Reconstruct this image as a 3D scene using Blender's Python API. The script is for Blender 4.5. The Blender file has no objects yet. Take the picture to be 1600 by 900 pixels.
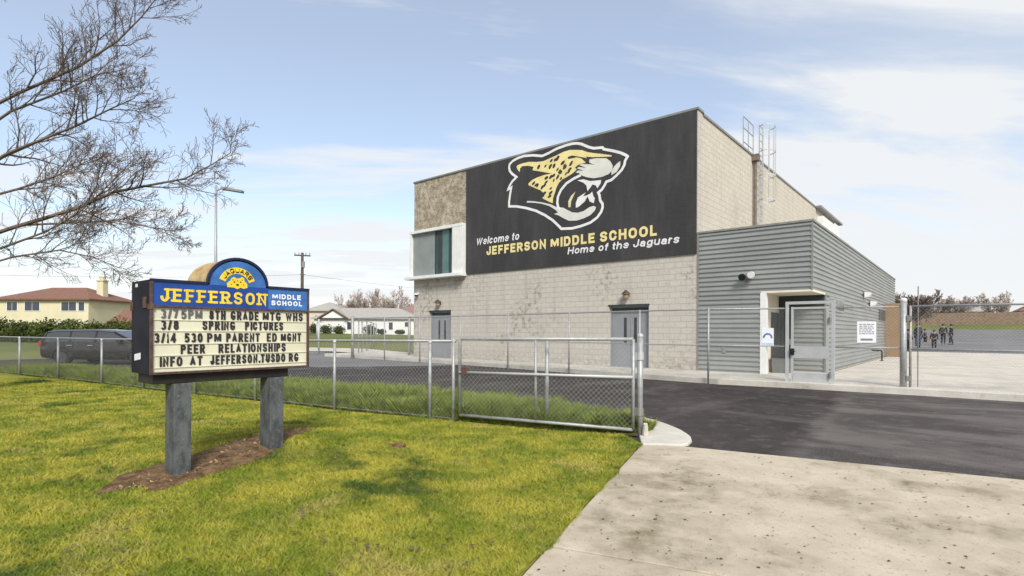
import bpy, bmesh, math, random
import numpy as np
from mathutils import Vector, Matrix

R = math.radians
PI = math.pi
SC = bpy.context.scene
COL = SC.collection
random.seed(7)
np.random.seed(7)

# ------------------------------------------------------------------ camera, sky, sun, exposure
cam_d = bpy.data.cameras.new("camera")
cam = bpy.data.objects.new("camera", cam_d)
COL.objects.link(cam)
cam.location = (0, 0, 1.4)
cam.rotation_mode = 'XYZ'
cam.matrix_world = Matrix.Translation((0, 0, 1.4)) @ Matrix.Rotation(R(40), 4, 'Z') @ Matrix.Rotation(R(90), 4, 'X') @ Matrix.Rotation(math.atan(.0045), 4, 'Z')
cam_d.sensor_width = 36
cam_d.lens = 19.19
cam_d.shift_y = 0.0425
cam_d.clip_start = .05
cam_d.clip_end = 6000
SC.camera = cam

SUN_DIR = Vector((.62, -.50, .66)).normalized()
SUN_EL = math.asin(SUN_DIR.z)
sun_d = bpy.data.lights.new("sun", 'SUN')
sun_d.energy = 2.5
sun_d.angle = R(18)
sun_d.color = (1.0, .965, .91)
sun = bpy.data.objects.new("sun", sun_d)
COL.objects.link(sun)
sun.rotation_euler = SUN_DIR.to_track_quat('Z', 'Y').to_euler()
sun.location = (20, -10, 30)

SC.view_settings.view_transform = 'Standard'
SC.view_settings.look = 'None'
SC.view_settings.exposure = 0.72
SC.view_settings.gamma = 1
SC.view_settings.use_curve_mapping = False
SC.render.engine = 'CYCLES'
SC.cycles.max_bounces = 6

world = bpy.data.worlds.new("World")
SC.world = world
world.use_nodes = True
wn, wl = world.node_tree.nodes, world.node_tree.links
wn.clear()


def wnode(t, **kw):
    n = wn.new(t)
    for k, v in kw.items():
        setattr(n, k, v)
    return n


def wmath(op, a, b=None, c=None, clamp=False):
    n = wn.new('ShaderNodeMath')
    n.operation = op
    n.use_clamp = clamp
    for i, v in enumerate((a, b, c)):
        if v is None:
            continue
        if isinstance(v, (int, float)):
            n.inputs[i].default_value = v
        else:
            wl.new(v, n.inputs[i])
    return n.outputs[0]


w_out = wnode('ShaderNodeOutputWorld')
w_sky = wnode('ShaderNodeTexSky')
w_sky.sky_type = 'NISHITA'
w_sky.sun_disc = False
w_sky.sun_elevation = SUN_EL
w_sky.sun_rotation = math.atan2(SUN_DIR.x, SUN_DIR.y)
w_sky.air_density = 1.0
w_sky.dust_density = 0.25
w_sky.ozone_density = 0.45
w_bg = wnode('ShaderNodeBackground')
w_bg.inputs['Strength'].default_value = 0.12
wl.new(w_sky.outputs[0], w_bg.inputs['Color'])
w_cl = wnode('ShaderNodeBackground')          # thin high cloud
w_cl.inputs['Color'].default_value = (.965, .98, 1.0, 1)
w_cl.inputs['Strength'].default_value = 0.56
w_tc = wnode('ShaderNodeTexCoord')
w_sep = wnode('ShaderNodeSeparateXYZ')
wl.new(w_tc.outputs['Generated'], w_sep.inputs[0])
zc = wmath('MAXIMUM', w_sep.outputs[2], 0.0)
den = wmath('ADD', zc, .16)
w_cmb = wnode('ShaderNodeCombineXYZ')
sx = wmath('DIVIDE', w_sep.outputs[0], den)
sy = wmath('DIVIDE', w_sep.outputs[1], den)
ca, sa = math.cos(R(46)), math.sin(R(46))          # the streaks run along this bearing
su = wmath('ADD', wmath('MULTIPLY', sx, ca), wmath('MULTIPLY', sy, sa))
sv = wmath('SUBTRACT', wmath('MULTIPLY', sy, ca), wmath('MULTIPLY', sx, sa))
wl.new(wmath('MULTIPLY_ADD', su, .42, 2.3), w_cmb.inputs[0])
wl.new(wmath('MULTIPLY_ADD', sv, 1.55, .4), w_cmb.inputs[1])
w_map = w_cmb
w_n1 = wnode('ShaderNodeTexNoise')
w_n1.inputs['Scale'].default_value = 1.25
w_n1.inputs['Detail'].default_value = 7
w_n1.inputs['Roughness'].default_value = .58
w_n1.inputs['Distortion'].default_value = .35
wl.new(w_map.outputs[0], w_n1.inputs['Vector'])
w_mr = wnode('ShaderNodeMapRange')
w_mr.interpolation_type = 'SMOOTHSTEP'
w_mr.inputs[1].default_value = .42
w_mr.inputs[2].default_value = .66
wl.new(w_n1.outputs[0], w_mr.inputs[0])
# more cloud towards the right-hand (north-east) side and towards the horizon
side = wmath('MULTIPLY_ADD', w_sep.outputs[0], 1.0, .90, clamp=True)
hz = wnode('ShaderNodeMapRange')
hz.interpolation_type = 'SMOOTHSTEP'
hz.inputs[1].default_value = .26
hz.inputs[2].default_value = .0
hz.inputs[3].default_value = .0
hz.inputs[4].default_value = .9
wl.new(zc, hz.inputs[0])
f1 = wmath('ADD', wmath('MULTIPLY', w_mr.outputs[0], .85), wmath('MULTIPLY', side, .52))
fac = wmath('ADD', f1, hz.outputs[0])
fac = wmath('MINIMUM', fac, .96)
fac = wmath('MAXIMUM', fac, .30)
w_mix = wnode('ShaderNodeMixShader')
wl.new(fac, w_mix.inputs[0])
wl.new(w_bg.outputs[0], w_mix.inputs[1])
wl.new(w_cl.outputs[0], w_mix.inputs[2])
wl.new(w_mix.outputs[0], w_out.inputs['Surface'])


# ------------------------------------------------------------------ material helpers
class NT:
    def __init__(self, name):
        self.m = bpy.data.materials.new(name)
        self.m.use_nodes = True
        self.n, self.l = self.m.node_tree.nodes, self.m.node_tree.links
        self.b = self.n['Principled BSDF']
        self.tc = None

    def node(self, t, **kw):
        n = self.n.new(t)
        for k, v in kw.items():
            setattr(n, k, v)
        return n

    def put(self, sock, v):
        if hasattr(v, 'is_output') or isinstance(v, bpy.types.NodeSocket):
            self.l.new(v, sock)
        elif isinstance(v, (tuple, list)):
            sock.default_value = (v[0], v[1], v[2], 1) if len(v) == 3 and len(sock.default_value) == 4 else v
        else:
            sock.default_value = v

    def pos(self):
        if not self.tc:
            self.tc = self.node('ShaderNodeNewGeometry')
        return self.tc.outputs['Position']

    def objco(self):
        return self.node('ShaderNodeTexCoord').outputs['Object']

    def math(self, op, a, b=None, clamp=False):
        n = self.node('ShaderNodeMath', operation=op, use_clamp=clamp)
        self.put(n.inputs[0], a)
        if b is not None:
            self.put(n.inputs[1], b)
        return n.outputs[0]

    def map(self, vec, scale=(1, 1, 1), rot=(0, 0, 0), loc=(0, 0, 0)):
        n = self.node('ShaderNodeMapping')
        n.inputs['Scale'].default_value = scale
        n.inputs['Rotation'].default_value = rot
        n.inputs['Location'].default_value = loc
        self.l.new(vec, n.inputs[0])
        return n.outputs[0]

    def noise(self, vec, scale, detail=4, rough=.55, dist=0):
        n = self.node('ShaderNodeTexNoise')
        n.inputs['Scale'].default_value = scale
        n.inputs['Detail'].default_value = detail
        n.inputs['Roughness'].default_value = rough
        n.inputs['Distortion'].default_value = dist
        self.l.new(vec, n.inputs['Vector'])
        return n.outputs[0]

    def step(self, v, a, b, lo=0., hi=1.):
        n = self.node('ShaderNodeMapRange', interpolation_type='SMOOTHSTEP')
        self.put(n.inputs[0], v)
        for i, q in enumerate((a, b, lo, hi)):
            n.inputs[i + 1].default_value = q
        return n.outputs[0]

    def mix(self, f, a, b, mode='MIX'):
        n = self.node('ShaderNodeMix', data_type='RGBA', blend_type=mode)
        self.put(n.inputs[0], f)
        self.put(n.inputs[6], a)
        self.put(n.inputs[7], b)
        return n.outputs[2]

    def bump(self, h, strength=.3, dist=.01):
        n = self.node('ShaderNodeBump')
        n.inputs['Strength'].default_value = strength
        n.inputs['Distance'].default_value = dist
        self.put(n.inputs['Height'], h)
        self.l.new(n.outputs[0], self.b.inputs['Normal'])

    def done(self, color=None, rough=.8, metal=0., spec=.3):
        if color is not None:
            self.put(self.b.inputs['Base Color'], color)
        self.put(self.b.inputs['Roughness'], rough)
        self.b.inputs['Metallic'].default_value = metal
        self.b.inputs['Specular IOR Level'].default_value = spec
        return self.m


def simple(name, c, rough=.6, metal=0., var=.12, scale=6., spec=.3, bump=0.):
    t = NT(name)
    nz = t.noise(t.objco(), scale, 5, .6)
    f = t.step(nz, .3, .7)
    d = tuple(max(0, x * (1 - var)) for x in c)
    e = tuple(min(1, x * (1 + var)) for x in c)
    if bump:
        t.bump(nz, bump, .02)
    return t.done(t.mix(f, d, e), rough, metal, spec)


def galv(name, c=.46, rust=0.):
    t = NT(name)
    p = t.pos()
    nz = t.noise(p, 14, 4)
    col = t.mix(t.step(nz, .3, .7), (c * .85,) * 3, (c * 1.1, c * 1.12, c * 1.1))
    if rust:
        r = t.noise(p, 5, 6, .65)
        col = t.mix(t.math('MULTIPLY', t.step(r, .62, .72), rust), col, (.16, .07, .03))
    return t.done(col, .5, .35, .4)


M = {}
M['galv'] = galv('galvanised_steel', .36, .5)
M['galv_bright'] = simple('galvanised_plate', (.47, .48, .475), .5, .25, .07, 4, .4)
M['wire'] = simple('chain_wire', (.40, .41, .40), .55, .3)
M['black_plastic'] = simple('black_plastic', (.02, .02, .022), .45)
M['rubber'] = simple('tyre_rubber', (.02, .02, .02), .85)
M['chrome'] = simple('alloy', (.55, .55, .56), .3, .8)
M['white_paint'] = simple('white_paint', (.72, .72, .70), .55, 0, .06, 3)
M['cream_paint'] = simple('cream_paint', (.70, .64, .53), .7, 0, .07, 2)
M['door_grey'] = simple('grey_door_paint', (.24, .25, .265), .5, 0, .08, 2)
M['door_glass'] = simple('dark_vision_glass', (.015, .018, .022), .08, 0, .1, 2, .5)
M['teal_glass'] = simple('teal_window_glass', (.085, .165, .15), .12, 0, .15, 1.2, .5)
M['grey_panel'] = simple('grey_window_panel', (.23, .255, .245), .45, 0, .08, 2)
M['dark_frame'] = simple('dark_bronze_frame', (.05, .06, .06), .4, .3)
M['coping'] = simple('metal_coping', (.26, .255, .24), .45, .3)
M['pipe_brown'] = simple('weathered_bronze_pipe', (.17, .135, .105), .6, .2, .25, 5)
M['rust'] = simple('rusted_bracket', (.11, .065, .05), .85, 0, .3, 30)


# --- split-face and painted blockwork in 0.4 x 0.2 m units
def block_mat(name, base, dark, mortar, stain, stain_amt, mort=.012, rough_face=.0, green=False):
    t = NT(name)
    p = t.pos()
    g = t.tc
    sp = t.node('ShaderNodeSeparateXYZ')
    t.l.new(p, sp.inputs[0])
    sn = t.node('ShaderNodeSeparateXYZ')
    t.l.new(g.outputs['True Normal'], sn.inputs[0])
    ax = t.math('GREATER_THAN', t.math('ABSOLUTE', sn.outputs[0]), .5)
    u = t.math('ADD', t.math('MULTIPLY', sp.outputs[1], ax), t.math('MULTIPLY', sp.outputs[0], t.math('SUBTRACT', 1., ax)))
    cb = t.node('ShaderNodeCombineXYZ')
    t.l.new(u, cb.inputs[0])
    t.put(cb.inputs[1], t.math('SUBTRACT', sp.outputs[2], .15))
    br = t.node('ShaderNodeTexBrick')
    br.inputs['Scale'].default_value = 1
    br.inputs['Brick Width'].default_value = .4
    br.inputs['Row Height'].default_value = .2
    br.inputs['Mortar Size'].default_value = mort
    br.inputs['Mortar Smooth'].default_value = .3
    br.inputs['Color1'].default_value = (*base, 1)
    br.inputs['Color2'].default_value = (*[.5 * a + .5 * b for a, b in zip(base, dark)], 1)
    br.inputs['Mortar'].default_value = (*mortar, 1)
    t.l.new(cb.outputs[0], br.inputs['Vector'])
    n1 = t.noise(p, 1.1, 6, .62)
    n2 = t.noise(p, 9, 5, .6)
    n3 = t.noise(p, 45, 4, .6)
    col = t.mix(t.step(n2, .38, .75, 0, .6), br.outputs['Color'], dark)
    col = t.mix(t.math('MULTIPLY', t.step(n3, .5, .72), .46 + rough_face), col, stain)
    n4 = t.noise(t.map(p, (1, 1, .8)), .42, 3, .5)
    patch = t.math('MULTIPLY', t.step(n4, .50, .68), t.step(t.noise(p, 5.5, 6, .7), .48, .64))
    col = t.mix(t.math('MULTIPLY', patch, stain_amt), col, stain)
    streak = t.noise(t.map(p, (2.2, 2.2, .12)), 1.6, 4, .6)
    col = t.mix(t.math('MULTIPLY', t.step(streak, .52, .75), .28), col, stain)
    foot = t.math('MULTIPLY', t.step(sp.outputs[2], .85, .15), t.step(n2, .38, .6))
    col = t.mix(t.math('MULTIPLY', foot, .4), col, stain)
    if green:
        gs = t.step(t.noise(t.map(p, (.8, .45, .30)), 1.2, 4, .6), .50, .72)
        col = t.mix(t.math('MULTIPLY', gs, .35), col, (.30, .31, .16))
    h = t.math('ADD', t.math('MULTIPLY', br.outputs['Fac'], -1.), t.math('MULTIPLY', n3, .8 + 2 * rough_face))
    t.bump(h, .45, .012 + .02 * rough_face)
    return t.done(col, .9, 0, .15)


M['block_front'] = block_mat('painted_block_wall', (.55, .512, .455), (.47, .435, .38), (.40, .365, .315), (.23, .195, .155), .8, .012)
t = NT('split_face_block')
p = t.pos()
n1 = t.noise(p, 6, 7, .72)
n2 = t.noise(p, 1.4, 4, .6)
n3 = t.noise(t.map(p, (1, 1, 2)), 15, 5, .7)
col = t.mix(t.step(n1, .38, .62), (.26, .21, .145), (.52, .46, .37))
col = t.mix(t.math('MULTIPLY', t.step(n2, .42, .62), .5), col, (.22, .175, .11))
col = t.mix(t.math('MULTIPLY', t.step(n3, .54, .66), .75), col, (.62, .56, .46))
t.bump(t.math('ADD', n1, n3), .9, .04)
M['block_rough'] = t.done(col, .95, 0, .1)
M['block_side'] = block_mat('weathered_block_wall', (.60, .55, .475), (.50, .455, .385), (.44, .395, .325), (.30, .27, .20), .5, .012, .1, True)

# --- ribbed metal
t = NT('ribbed_grey_siding')
p = t.pos()
a = t.noise(t.map(p, (.5, .5, 3)), 1.1, 4)
col = t.mix(t.step(a, .3, .7), (.29, .30, .29), (.345, .352, .34))
col = t.mix(t.math('MULTIPLY', t.step(t.noise(t.map(p, (4, 4, .3)), 1.5, 5), .55, .75), .25), col, (.22, .21, .19))
M['siding'] = t.done(col, .45, .25, .4)

# --- mural
t = NT('black_mural_paint')
p = t.pos()
a = t.noise(t.map(p, (1, 1, .25)), 1.3, 6, .65)
col = t.mix(t.step(a, .35, .75), (.036, .034, .035), (.060, .056, .056))
sp = t.node('ShaderNodeSeparateXYZ')
t.l.new(p, sp.inputs[0])
cb = t.node('ShaderNodeCombineXYZ')
t.l.new(sp.outputs[0], cb.inputs[0])
t.put(cb.inputs[1], t.math('SUBTRACT', sp.outputs[2], .15))
br = t.node('ShaderNodeTexBrick')
br.inputs['Scale'].default_value = 1
br.inputs['Brick Width'].default_value = .4
br.inputs['Row Height'].default_value = .2
br.inputs['Mortar Size'].default_value = .010
t.l.new(cb.outputs[0], br.inputs['Vector'])
fine = t.noise(p, 40, 4, .6)
col = t.mix(t.math('MULTIPLY', t.step(t.noise(t.map(p, (3, 1, .2)), 1.2, 5, .65), .54, .72), .4), col, (.085, .08, .08))
t.bump(t.math('ADD', t.math('MULTIPLY', br.outputs['Fac'], -1.), t.math('MULTIPLY', fine, .6)), .35, .010)
M['mural_black'] = t.done(col, .55, 0, .35)
M['mural_white'] = simple('mural_white', (.76, .75, .74), .6, 0, .07, 1.5)
M['mural_yellow'] = simple('mural_yellow', (.78, .66, .30), .6, 0, .10, 2)
M['mural_pale'] = simple('mural_pale_grey', (.66, .66, .60), .6, 0, .08, 2)
M['mural_cream'] = simple('mural_cream', (.72, .66, .38), .6, 0, .08, 2)

# --- ground
t = NT('asphalt')
p = t.pos()
n1 = t.noise(p, .35, 6, .6)
n2 = t.noise(p, 60, 3, .7)
n3 = t.noise(t.map(p, (1, .3, 1)), 1.1, 7, .65)
n4 = t.noise(t.map(p, (.35, 1, 1)), .7, 6, .7)
n5 = t.noise(p, 3.5, 6, .7)
n6 = t.noise(t.map(p, (.45, 1, 1)), .8, 8, .7)
col = t.mix(t.step(n1, .35, .68), (.036, .031, .030), (.064, .055, .053))
col = t.mix(t.math('MULTIPLY', t.step(n3, .50, .68), .5), col, (.130, .116, .108))
col = t.mix(t.math('MULTIPLY', t.step(n4, .54, .70), .5), col, (.15, .135, .125))
col = t.mix(t.math('MULTIPLY', t.step(n5, .52, .66), .38), col, (.155, .14, .13))
col = t.mix(t.math('MULTIPLY', t.step(n2, .5, .8), .5), col, (.14, .125, .115))
# older, rubbed surface east of the patched trench
sp = t.node('ShaderNodeSeparateXYZ')
t.l.new(p, sp.inputs[0])
edge = t.math('ADD', t.math('ADD', sp.outputs[0], t.math('MULTIPLY', sp.outputs[1], .08)), t.math('MULTIPLY', t.math('SUBTRACT', n5, .5), .55))
zone = t.step(edge, -1.15, -.85)
worn = t.mix(t.step(n6, .40, .62), (.040, .036, .034), (.15, .134, .126))
worn = t.mix(t.math('MULTIPLY', t.step(n5, .5, .7), .45), worn, (.18, .165, .155))
worn = t.mix(t.math('MULTIPLY', t.step(n2, .42, .70), .7), worn, (.21, .192, .18))
col = t.mix(t.math('MULTIPLY', zone, .8), col, worn)
seam = t.math('MULTIPLY', t.step(edge, -1.25, -1.05), t.step(edge, -.75, -.95))
col = t.mix(t.math('MULTIPLY', t.math('MULTIPLY', seam, t.step(n4, .35, .6)), .45), col, (.16, .145, .135))
t.bump(n2, .6, .014)
M['asphalt'] = t.done(col, .95, 0, .12)

t = NT('grey_asphalt')
p = t.pos()
n1 = t.noise(p, .25, 6, .6)
n2 = t.noise(p, 50, 3, .7)
col = t.mix(t.step(n1, .35, .68), (.13, .125, .125), (.19, .18, .175))
col = t.mix(t.math('MULTIPLY', t.step(n2, .5, .8), .4), col, (.26, .25, .24))
M['asphalt_grey'] = t.done(col, .85, 0, .3)


def concrete(name, c, stain, amt, joints=None):
    t = NT(name)
    p = t.pos()
    n1 = t.noise(p, .75, 6, .62)
    n2 = t.noise(p, 70, 4, .7)
    n3 = t.noise(p, 3.2, 7, .7)
    n4 = t.noise(p, 26, 6, .75)
    n5 = t.noise(t.map(p, loc=(3, 7, 0)), 1.7, 5, .6, .6)
    col = t.mix(t.step(n3, .3, .7), tuple(x * .86 for x in c), tuple(x * 1.05 for x in c))
    col = t.mix(t.math('MULTIPLY', t.math('MULTIPLY', t.step(n1, .45, .66), t.step(n3, .30, .60)), amt), col, stain)
    col = t.mix(t.math('MULTIPLY', t.math('MULTIPLY', t.step(n5, .56, .66), t.step(n4, .42, .6)), .55 * amt), col, stain)
    col = t.mix(t.math('MULTIPLY', t.step(n4, .58, .68), .75 * amt), col, tuple(x * .8 for x in stain))
    col = t.mix(t.math('MULTIPLY', t.step(n2, .48, .72), .38), col, tuple(x * .5 for x in c))
    vo = t.node('ShaderNodeTexVoronoi', feature='DISTANCE_TO_EDGE')
    vo.inputs['Scale'].default_value = .33
    ds = t.node('ShaderNodeVectorMath', operation='ADD')
    t.l.new(p, ds.inputs[0])
    wob = t.node('ShaderNodeTexNoise')
    wob.inputs['Scale'].default_value = 2.2
    wob.inputs['Detail'].default_value = 6
    t.l.new(p, wob.inputs['Vector'])
    t.l.new(wob.outputs['Color'], ds.inputs[1])
    t.l.new(ds.outputs[0], vo.inputs['Vector'])
    crack = t.math('MULTIPLY', t.step(vo.outputs['Distance'], .0035, .0), t.step(n1, .50, .60))
    col = t.mix(t.math('MULTIPLY', crack, .38), col, tuple(x * .45 for x in stain))
    t.bump(t.math('ADD', n2, n4), .4, .006)
    return t.done(col, .92, 0, .15)


M['apron'] = concrete('driveway_concrete', (.53, .46, .355), (.19, .16, .095), .95)
M['kerb'] = concrete('kerb_concrete', (.60, .565, .50), (.25, .22, .17), .55)
M['yard'] = concrete('yard_concrete', (.60, .55, .48), (.30, .27, .23), .5)


def lawn_colour(t, p):
    big = t.noise(p, .55, 5, .55)
    mid = t.noise(p, 1.9, 5, .6, .4)
    fine = t.noise(p, 11, 5, .7)
    tan = t.noise(t.map(p, loc=(9, 4, 0)), 1.1, 6, .65, .5)
    col = t.mix(t.step(mid, .34, .66), (.150, .200, .015), (.37, .345, .045))
    col = t.mix(t.math('MULTIPLY', t.step(big, .53, .65), t.step(mid, .62, .44)), col, (.045, .088, .012))
    col = t.mix(t.math('MULTIPLY', t.step(tan, .54, .70), .6), col, (.42, .34, .12))
    col = t.mix(t.math('MULTIPLY', t.step(fine, .52, .70), .5), col, (.42, .36, .10))
    col = t.mix(t.math('MULTIPLY', t.step(fine, .42, .30), .45), col, (.10, .13, .015))
    return col


t = NT('lawn_soil')
p = t.pos()
col = t.mix(.35, lawn_colour(t, p), (.10, .08, .03))
t.bump(t.noise(p, 40, 4), .6, .02)
M['lawn'] = t.done(col, .95, 0, .1)
t = NT('grass_blade')
M['blade'] = t.done(lawn_colour(t, t.pos()), .6, 0, .2)

t = NT('verge_blade')
p = t.pos()
oi = t.noise(p, 6, 5, .7)
col = t.mix(t.step(oi, .3, .7), (.105, .16, .022), (.26, .30, .055))
col = t.mix(t.math('MULTIPLY', t.step(t.noise(p, 23, 3), .56, .7), .6), col, (.26, .22, .10))
M['verge'] = t.done(col, .6, 0, .2)

t = NT('verge_soil')
p = t.pos()
col = t.mix(t.step(t.noise(p, 12, 5), .35, .7), (.05, .045, .018), (.10, .085, .035))
M['verge_soil'] = t.done(col, .95, 0, .1)

t = NT('bark_dirt')
p = t.pos()
col = t.mix(t.step(t.noise(p, 7, 6, .7), .34, .66), (.085, .048, .026), (.22, .14, .075))
col = t.mix(t.math('MULTIPLY', t.step(t.noise(p, 38, 4), .6, .72), .7), col, (.34, .25, .15))
t.bump(t.noise(p, 30, 5), .8, .03)
M['dirt'] = t.done(col, .95, 0, .1)

t = NT('far_ground')
p = t.pos()
col = t.mix(t.step(t.noise(p, .06, 6, .6), .35, .65), (.085, .115, .028), (.16, .165, .05))
col = t.mix(t.math('MULTIPLY', t.step(t.noise(p, 1.5, 5), .5, .75), .4), col, (.20, .17, .08))
M['field'] = t.done(col, .95, 0, .1)

M['bark'] = simple('grey_brown_bark', (.105, .085, .072), .9, 0, .35, 9, .1)
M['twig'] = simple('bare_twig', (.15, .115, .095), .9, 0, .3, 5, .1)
M['twig_haze'] = simple('distant_twig_haze_tint', (.40, .33, .285), .95, 0, .3, 2, .05)  # distance haze put into the colour, paler than the near twigs


# ------------------------------------------------------------------ object helpers
def tag(o, label=None, cat=None, group=None, kind=None):
    if label:
        o['label'] = label
    if cat:
        o['category'] = cat
    if group:
        o['group'] = group
    if kind:
        o['kind'] = kind
    return o


def thing(name, label, cat, loc=(0, 0, 0), group=None):
    o = bpy.data.objects.new(name, None)
    o.empty_display_size = .2
    COL.objects.link(o)
    o.location = loc
    return tag(o, label, cat, group)


def root_loc(o):
    v = Vector((0, 0, 0))
    while o:
        v += Vector(o.location)
        o = o.parent
    return v


class MB:
    """Collects shapes in world coordinates; build() links them as one mesh object."""
    def __init__(self):
        self.v, self.f = [], []

    def add(self, vs, fs):
        b = len(self.v)
        self.v += [tuple(x) for x in vs]
        self.f += [tuple(b + i for i in f) for f in fs]
        return self

    def box(self, x0, x1, y0, y1, z0, z1):
        vs = [(x0, y0, z0), (x1, y0, z0), (x1, y1, z0), (x0, y1, z0), (x0, y0, z1), (x1, y0, z1), (x1, y1, z1), (x0, y1, z1)]
        return self.add(vs, [(0, 3, 2, 1), (4, 5, 6, 7), (0, 1, 5, 4), (1, 2, 6, 5), (2, 3, 7, 6), (3, 0, 4, 7)])

    def tube(self, pts, rad, n=8, cap=True):
        pts = [Vector(p) for p in pts]
        if not hasattr(rad, '__len__'):
            rad = [rad] * len(pts)
        rings = []
        up0 = None
        for i, p in enumerate(pts):
            d = (pts[min(i + 1, len(pts) - 1)] - pts[max(i - 1, 0)])
            d = d.normalized() if d.length > 1e-9 else Vector((0, 0, 1))
            if up0 is None:
                a = Vector((0, 0, 1)) if abs(d.z) < .9 else Vector((1, 0, 0))
                up0 = (a - d * a.dot(d)).normalized()
            else:
                up0 = up0 - d * up0.dot(d)
                up0 = up0.normalized() if up0.length > 1e-6 else d.orthogonal().normalized()
            s = d.cross(up0)
            rings.append([p + (up0 * math.cos(2 * PI * k / n) + s * math.sin(2 * PI * k / n)) * rad[i] for k in range(n)])
        vs = [v for r in rings for v in r]
        fs = []
        for i in range(len(pts) - 1):
            for k in range(n):
                a, b = i * n + k, i * n + (k + 1) % n
                fs.append((a, b, b + n, a + n))
        if cap:
            fs.append(tuple(reversed(range(n))))
            fs.append(tuple((len(pts) - 1) * n + k for k in range(n)))
        return self.add(vs, fs)

    def bar(self, a, b, w, h=None):
        """a rectangular bar from a to b"""
        a, b = Vector(a), Vector(b)
        h = h or w
        d = (b - a).normalized()
        up = Vector((0, 0, 1)) if abs(d.z) < .9 else Vector((0, 1, 0))
        s = d.cross(up).normalized()
        u = s.cross(d)
        vs = [p + s * i * w / 2 + u * j * h / 2 for p in (a, b) for i, j in ((-1, -1), (1, -1), (1, 1), (-1, 1))]
        return self.add(vs, [(0, 3, 2, 1), (4, 5, 6, 7), (0, 1, 5, 4), (1, 2, 6, 5), (2, 3, 7, 6), (3, 0, 4, 7)])

    def prism(self, poly, mapper, d0, d1):
        """flat polygon (u,v) given thickness between d0 and d1 by mapper(u,v,d)"""
        n = len(poly)
        ar = sum(poly[i][0] * poly[(i + 1) % n][1] - poly[(i + 1) % n][0] * poly[i][1] for i in range(n))
        if ar < 0:
            poly = poly[::-1]
        vs = [mapper(u, v, d0) for u, v in poly] + [mapper(u, v, d1) for u, v in poly]
        fs = [tuple(range(n, 2 * n)), tuple(reversed(range(n)))]
        fs += [(i, (i + 1) % n, n + (i + 1) % n, n + i) for i in range(n)]
        return self.add(vs, fs)

    def ball(self, c, r, nu=12, nv=8, sc=(1, 1, 1)):
        vs = [(c[0], c[1], c[2] - r * sc[2])]
        for j in range(1, nv):
            a = -PI / 2 + PI * j / nv
            for i in range(nu):
                b = 2 * PI * i / nu
                vs.append((c[0] + r * sc[0] * math.cos(a) * math.cos(b), c[1] + r * sc[1] * math.cos(a) * math.sin(b), c[2] + r * sc[2] * math.sin(a)))
        vs.append((c[0], c[1], c[2] + r * sc[2]))
        fs = []
        for i in range(nu):
            fs.append((0, 1 + (i + 1) % nu, 1 + i))
            t = 1 + (nv - 2) * nu
            fs.append((t + i, t + (i + 1) % nu, len(vs) - 1))
        for j in range(nv - 2):
            for i in range(nu):
                a = 1 + j * nu + i
                b = 1 + j * nu + (i + 1) % nu
                fs.append((a, b, b + nu, a + nu))
        return self.add(vs, fs)

    def ribbon(self, pts, t, mapper, d0, d1, closed=False):
        """a flat stroke of width t along (u,v) points, with mitred corners"""
        P = [Vector((p[0], p[1])) for p in pts]
        n = len(P)
        L, Rr = [], []
        for i in range(n):
            a = P[(i - 1) % n] if (closed or i > 0) else None
            c = P[(i + 1) % n] if (closed or i < n - 1) else None
            d1_ = (P[i] - a).normalized() if a is not None else (c - P[i]).normalized()
            d2_ = (c - P[i]).normalized() if c is not None else d1_
            n1 = Vector((-d1_.y, d1_.x))
            n2 = Vector((-d2_.y, d2_.x))
            m = n1 + n2
            m = m.normalized() if m.length > 1e-4 else n1
            k = min(1 / max(m.dot(n1), .38), 2.2)
            L.append(P[i] + m * k * t / 2)
            Rr.append(P[i] - m * k * t / 2)
        vs = [mapper(q.x, q.y, d) for d in (d0, d1) for q in L + Rr]
        fs = []
        o = 2 * n
        for i in range(n if closed else n - 1):
            j = (i + 1) % n
            fs.append((o + n + i, o + n + j, o + j, o + i))
            fs.append((i, j, o + j, o + i)[::-1])
            fs.append((n + i, n + j, o + n + j, o + n + i))
        if not closed:
            fs.append((0, n, o + n, o)[::-1])
            fs.append((n - 1, 2 * n - 1, o + 2 * n - 1, o + n - 1))
        return self.add(vs, fs)

    def build(self, name, mat, parent=None, bevel=0, smooth=False, loc=None, label=None):
        me = bpy.data.meshes.new(name)
        base = root_loc(parent) if parent else Vector(loc or (0, 0, 0))
        vs = [(x - base.x, y - base.y, z - base.z) for x, y, z in self.v]
        me.from_pydata(vs, [], self.f)
        me.materials.append(mat)
        o = bpy.data.objects.new(name, me)
        COL.objects.link(o)
        if parent:
            o.parent = parent
        else:
            o.location = base
        if smooth:
            me.polygons.foreach_set('use_smooth', [True] * len(me.polygons))
        if bevel:
            b = o.modifiers.new('bevel', 'BEVEL')
            b.width = bevel
            b.segments = 2
            b.limit_method = 'ANGLE'
            b.angle_limit = R(40)
        if label:
            o['label'] = label
        return o


def copy_tree(o, parent=None, label=None):
    c = o.copy()
    COL.objects.link(c)
    c.parent = parent
    if label:
        c['label'] = label
    for ch in list(o.children):
        copy_tree(ch, c)
    return c


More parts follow.
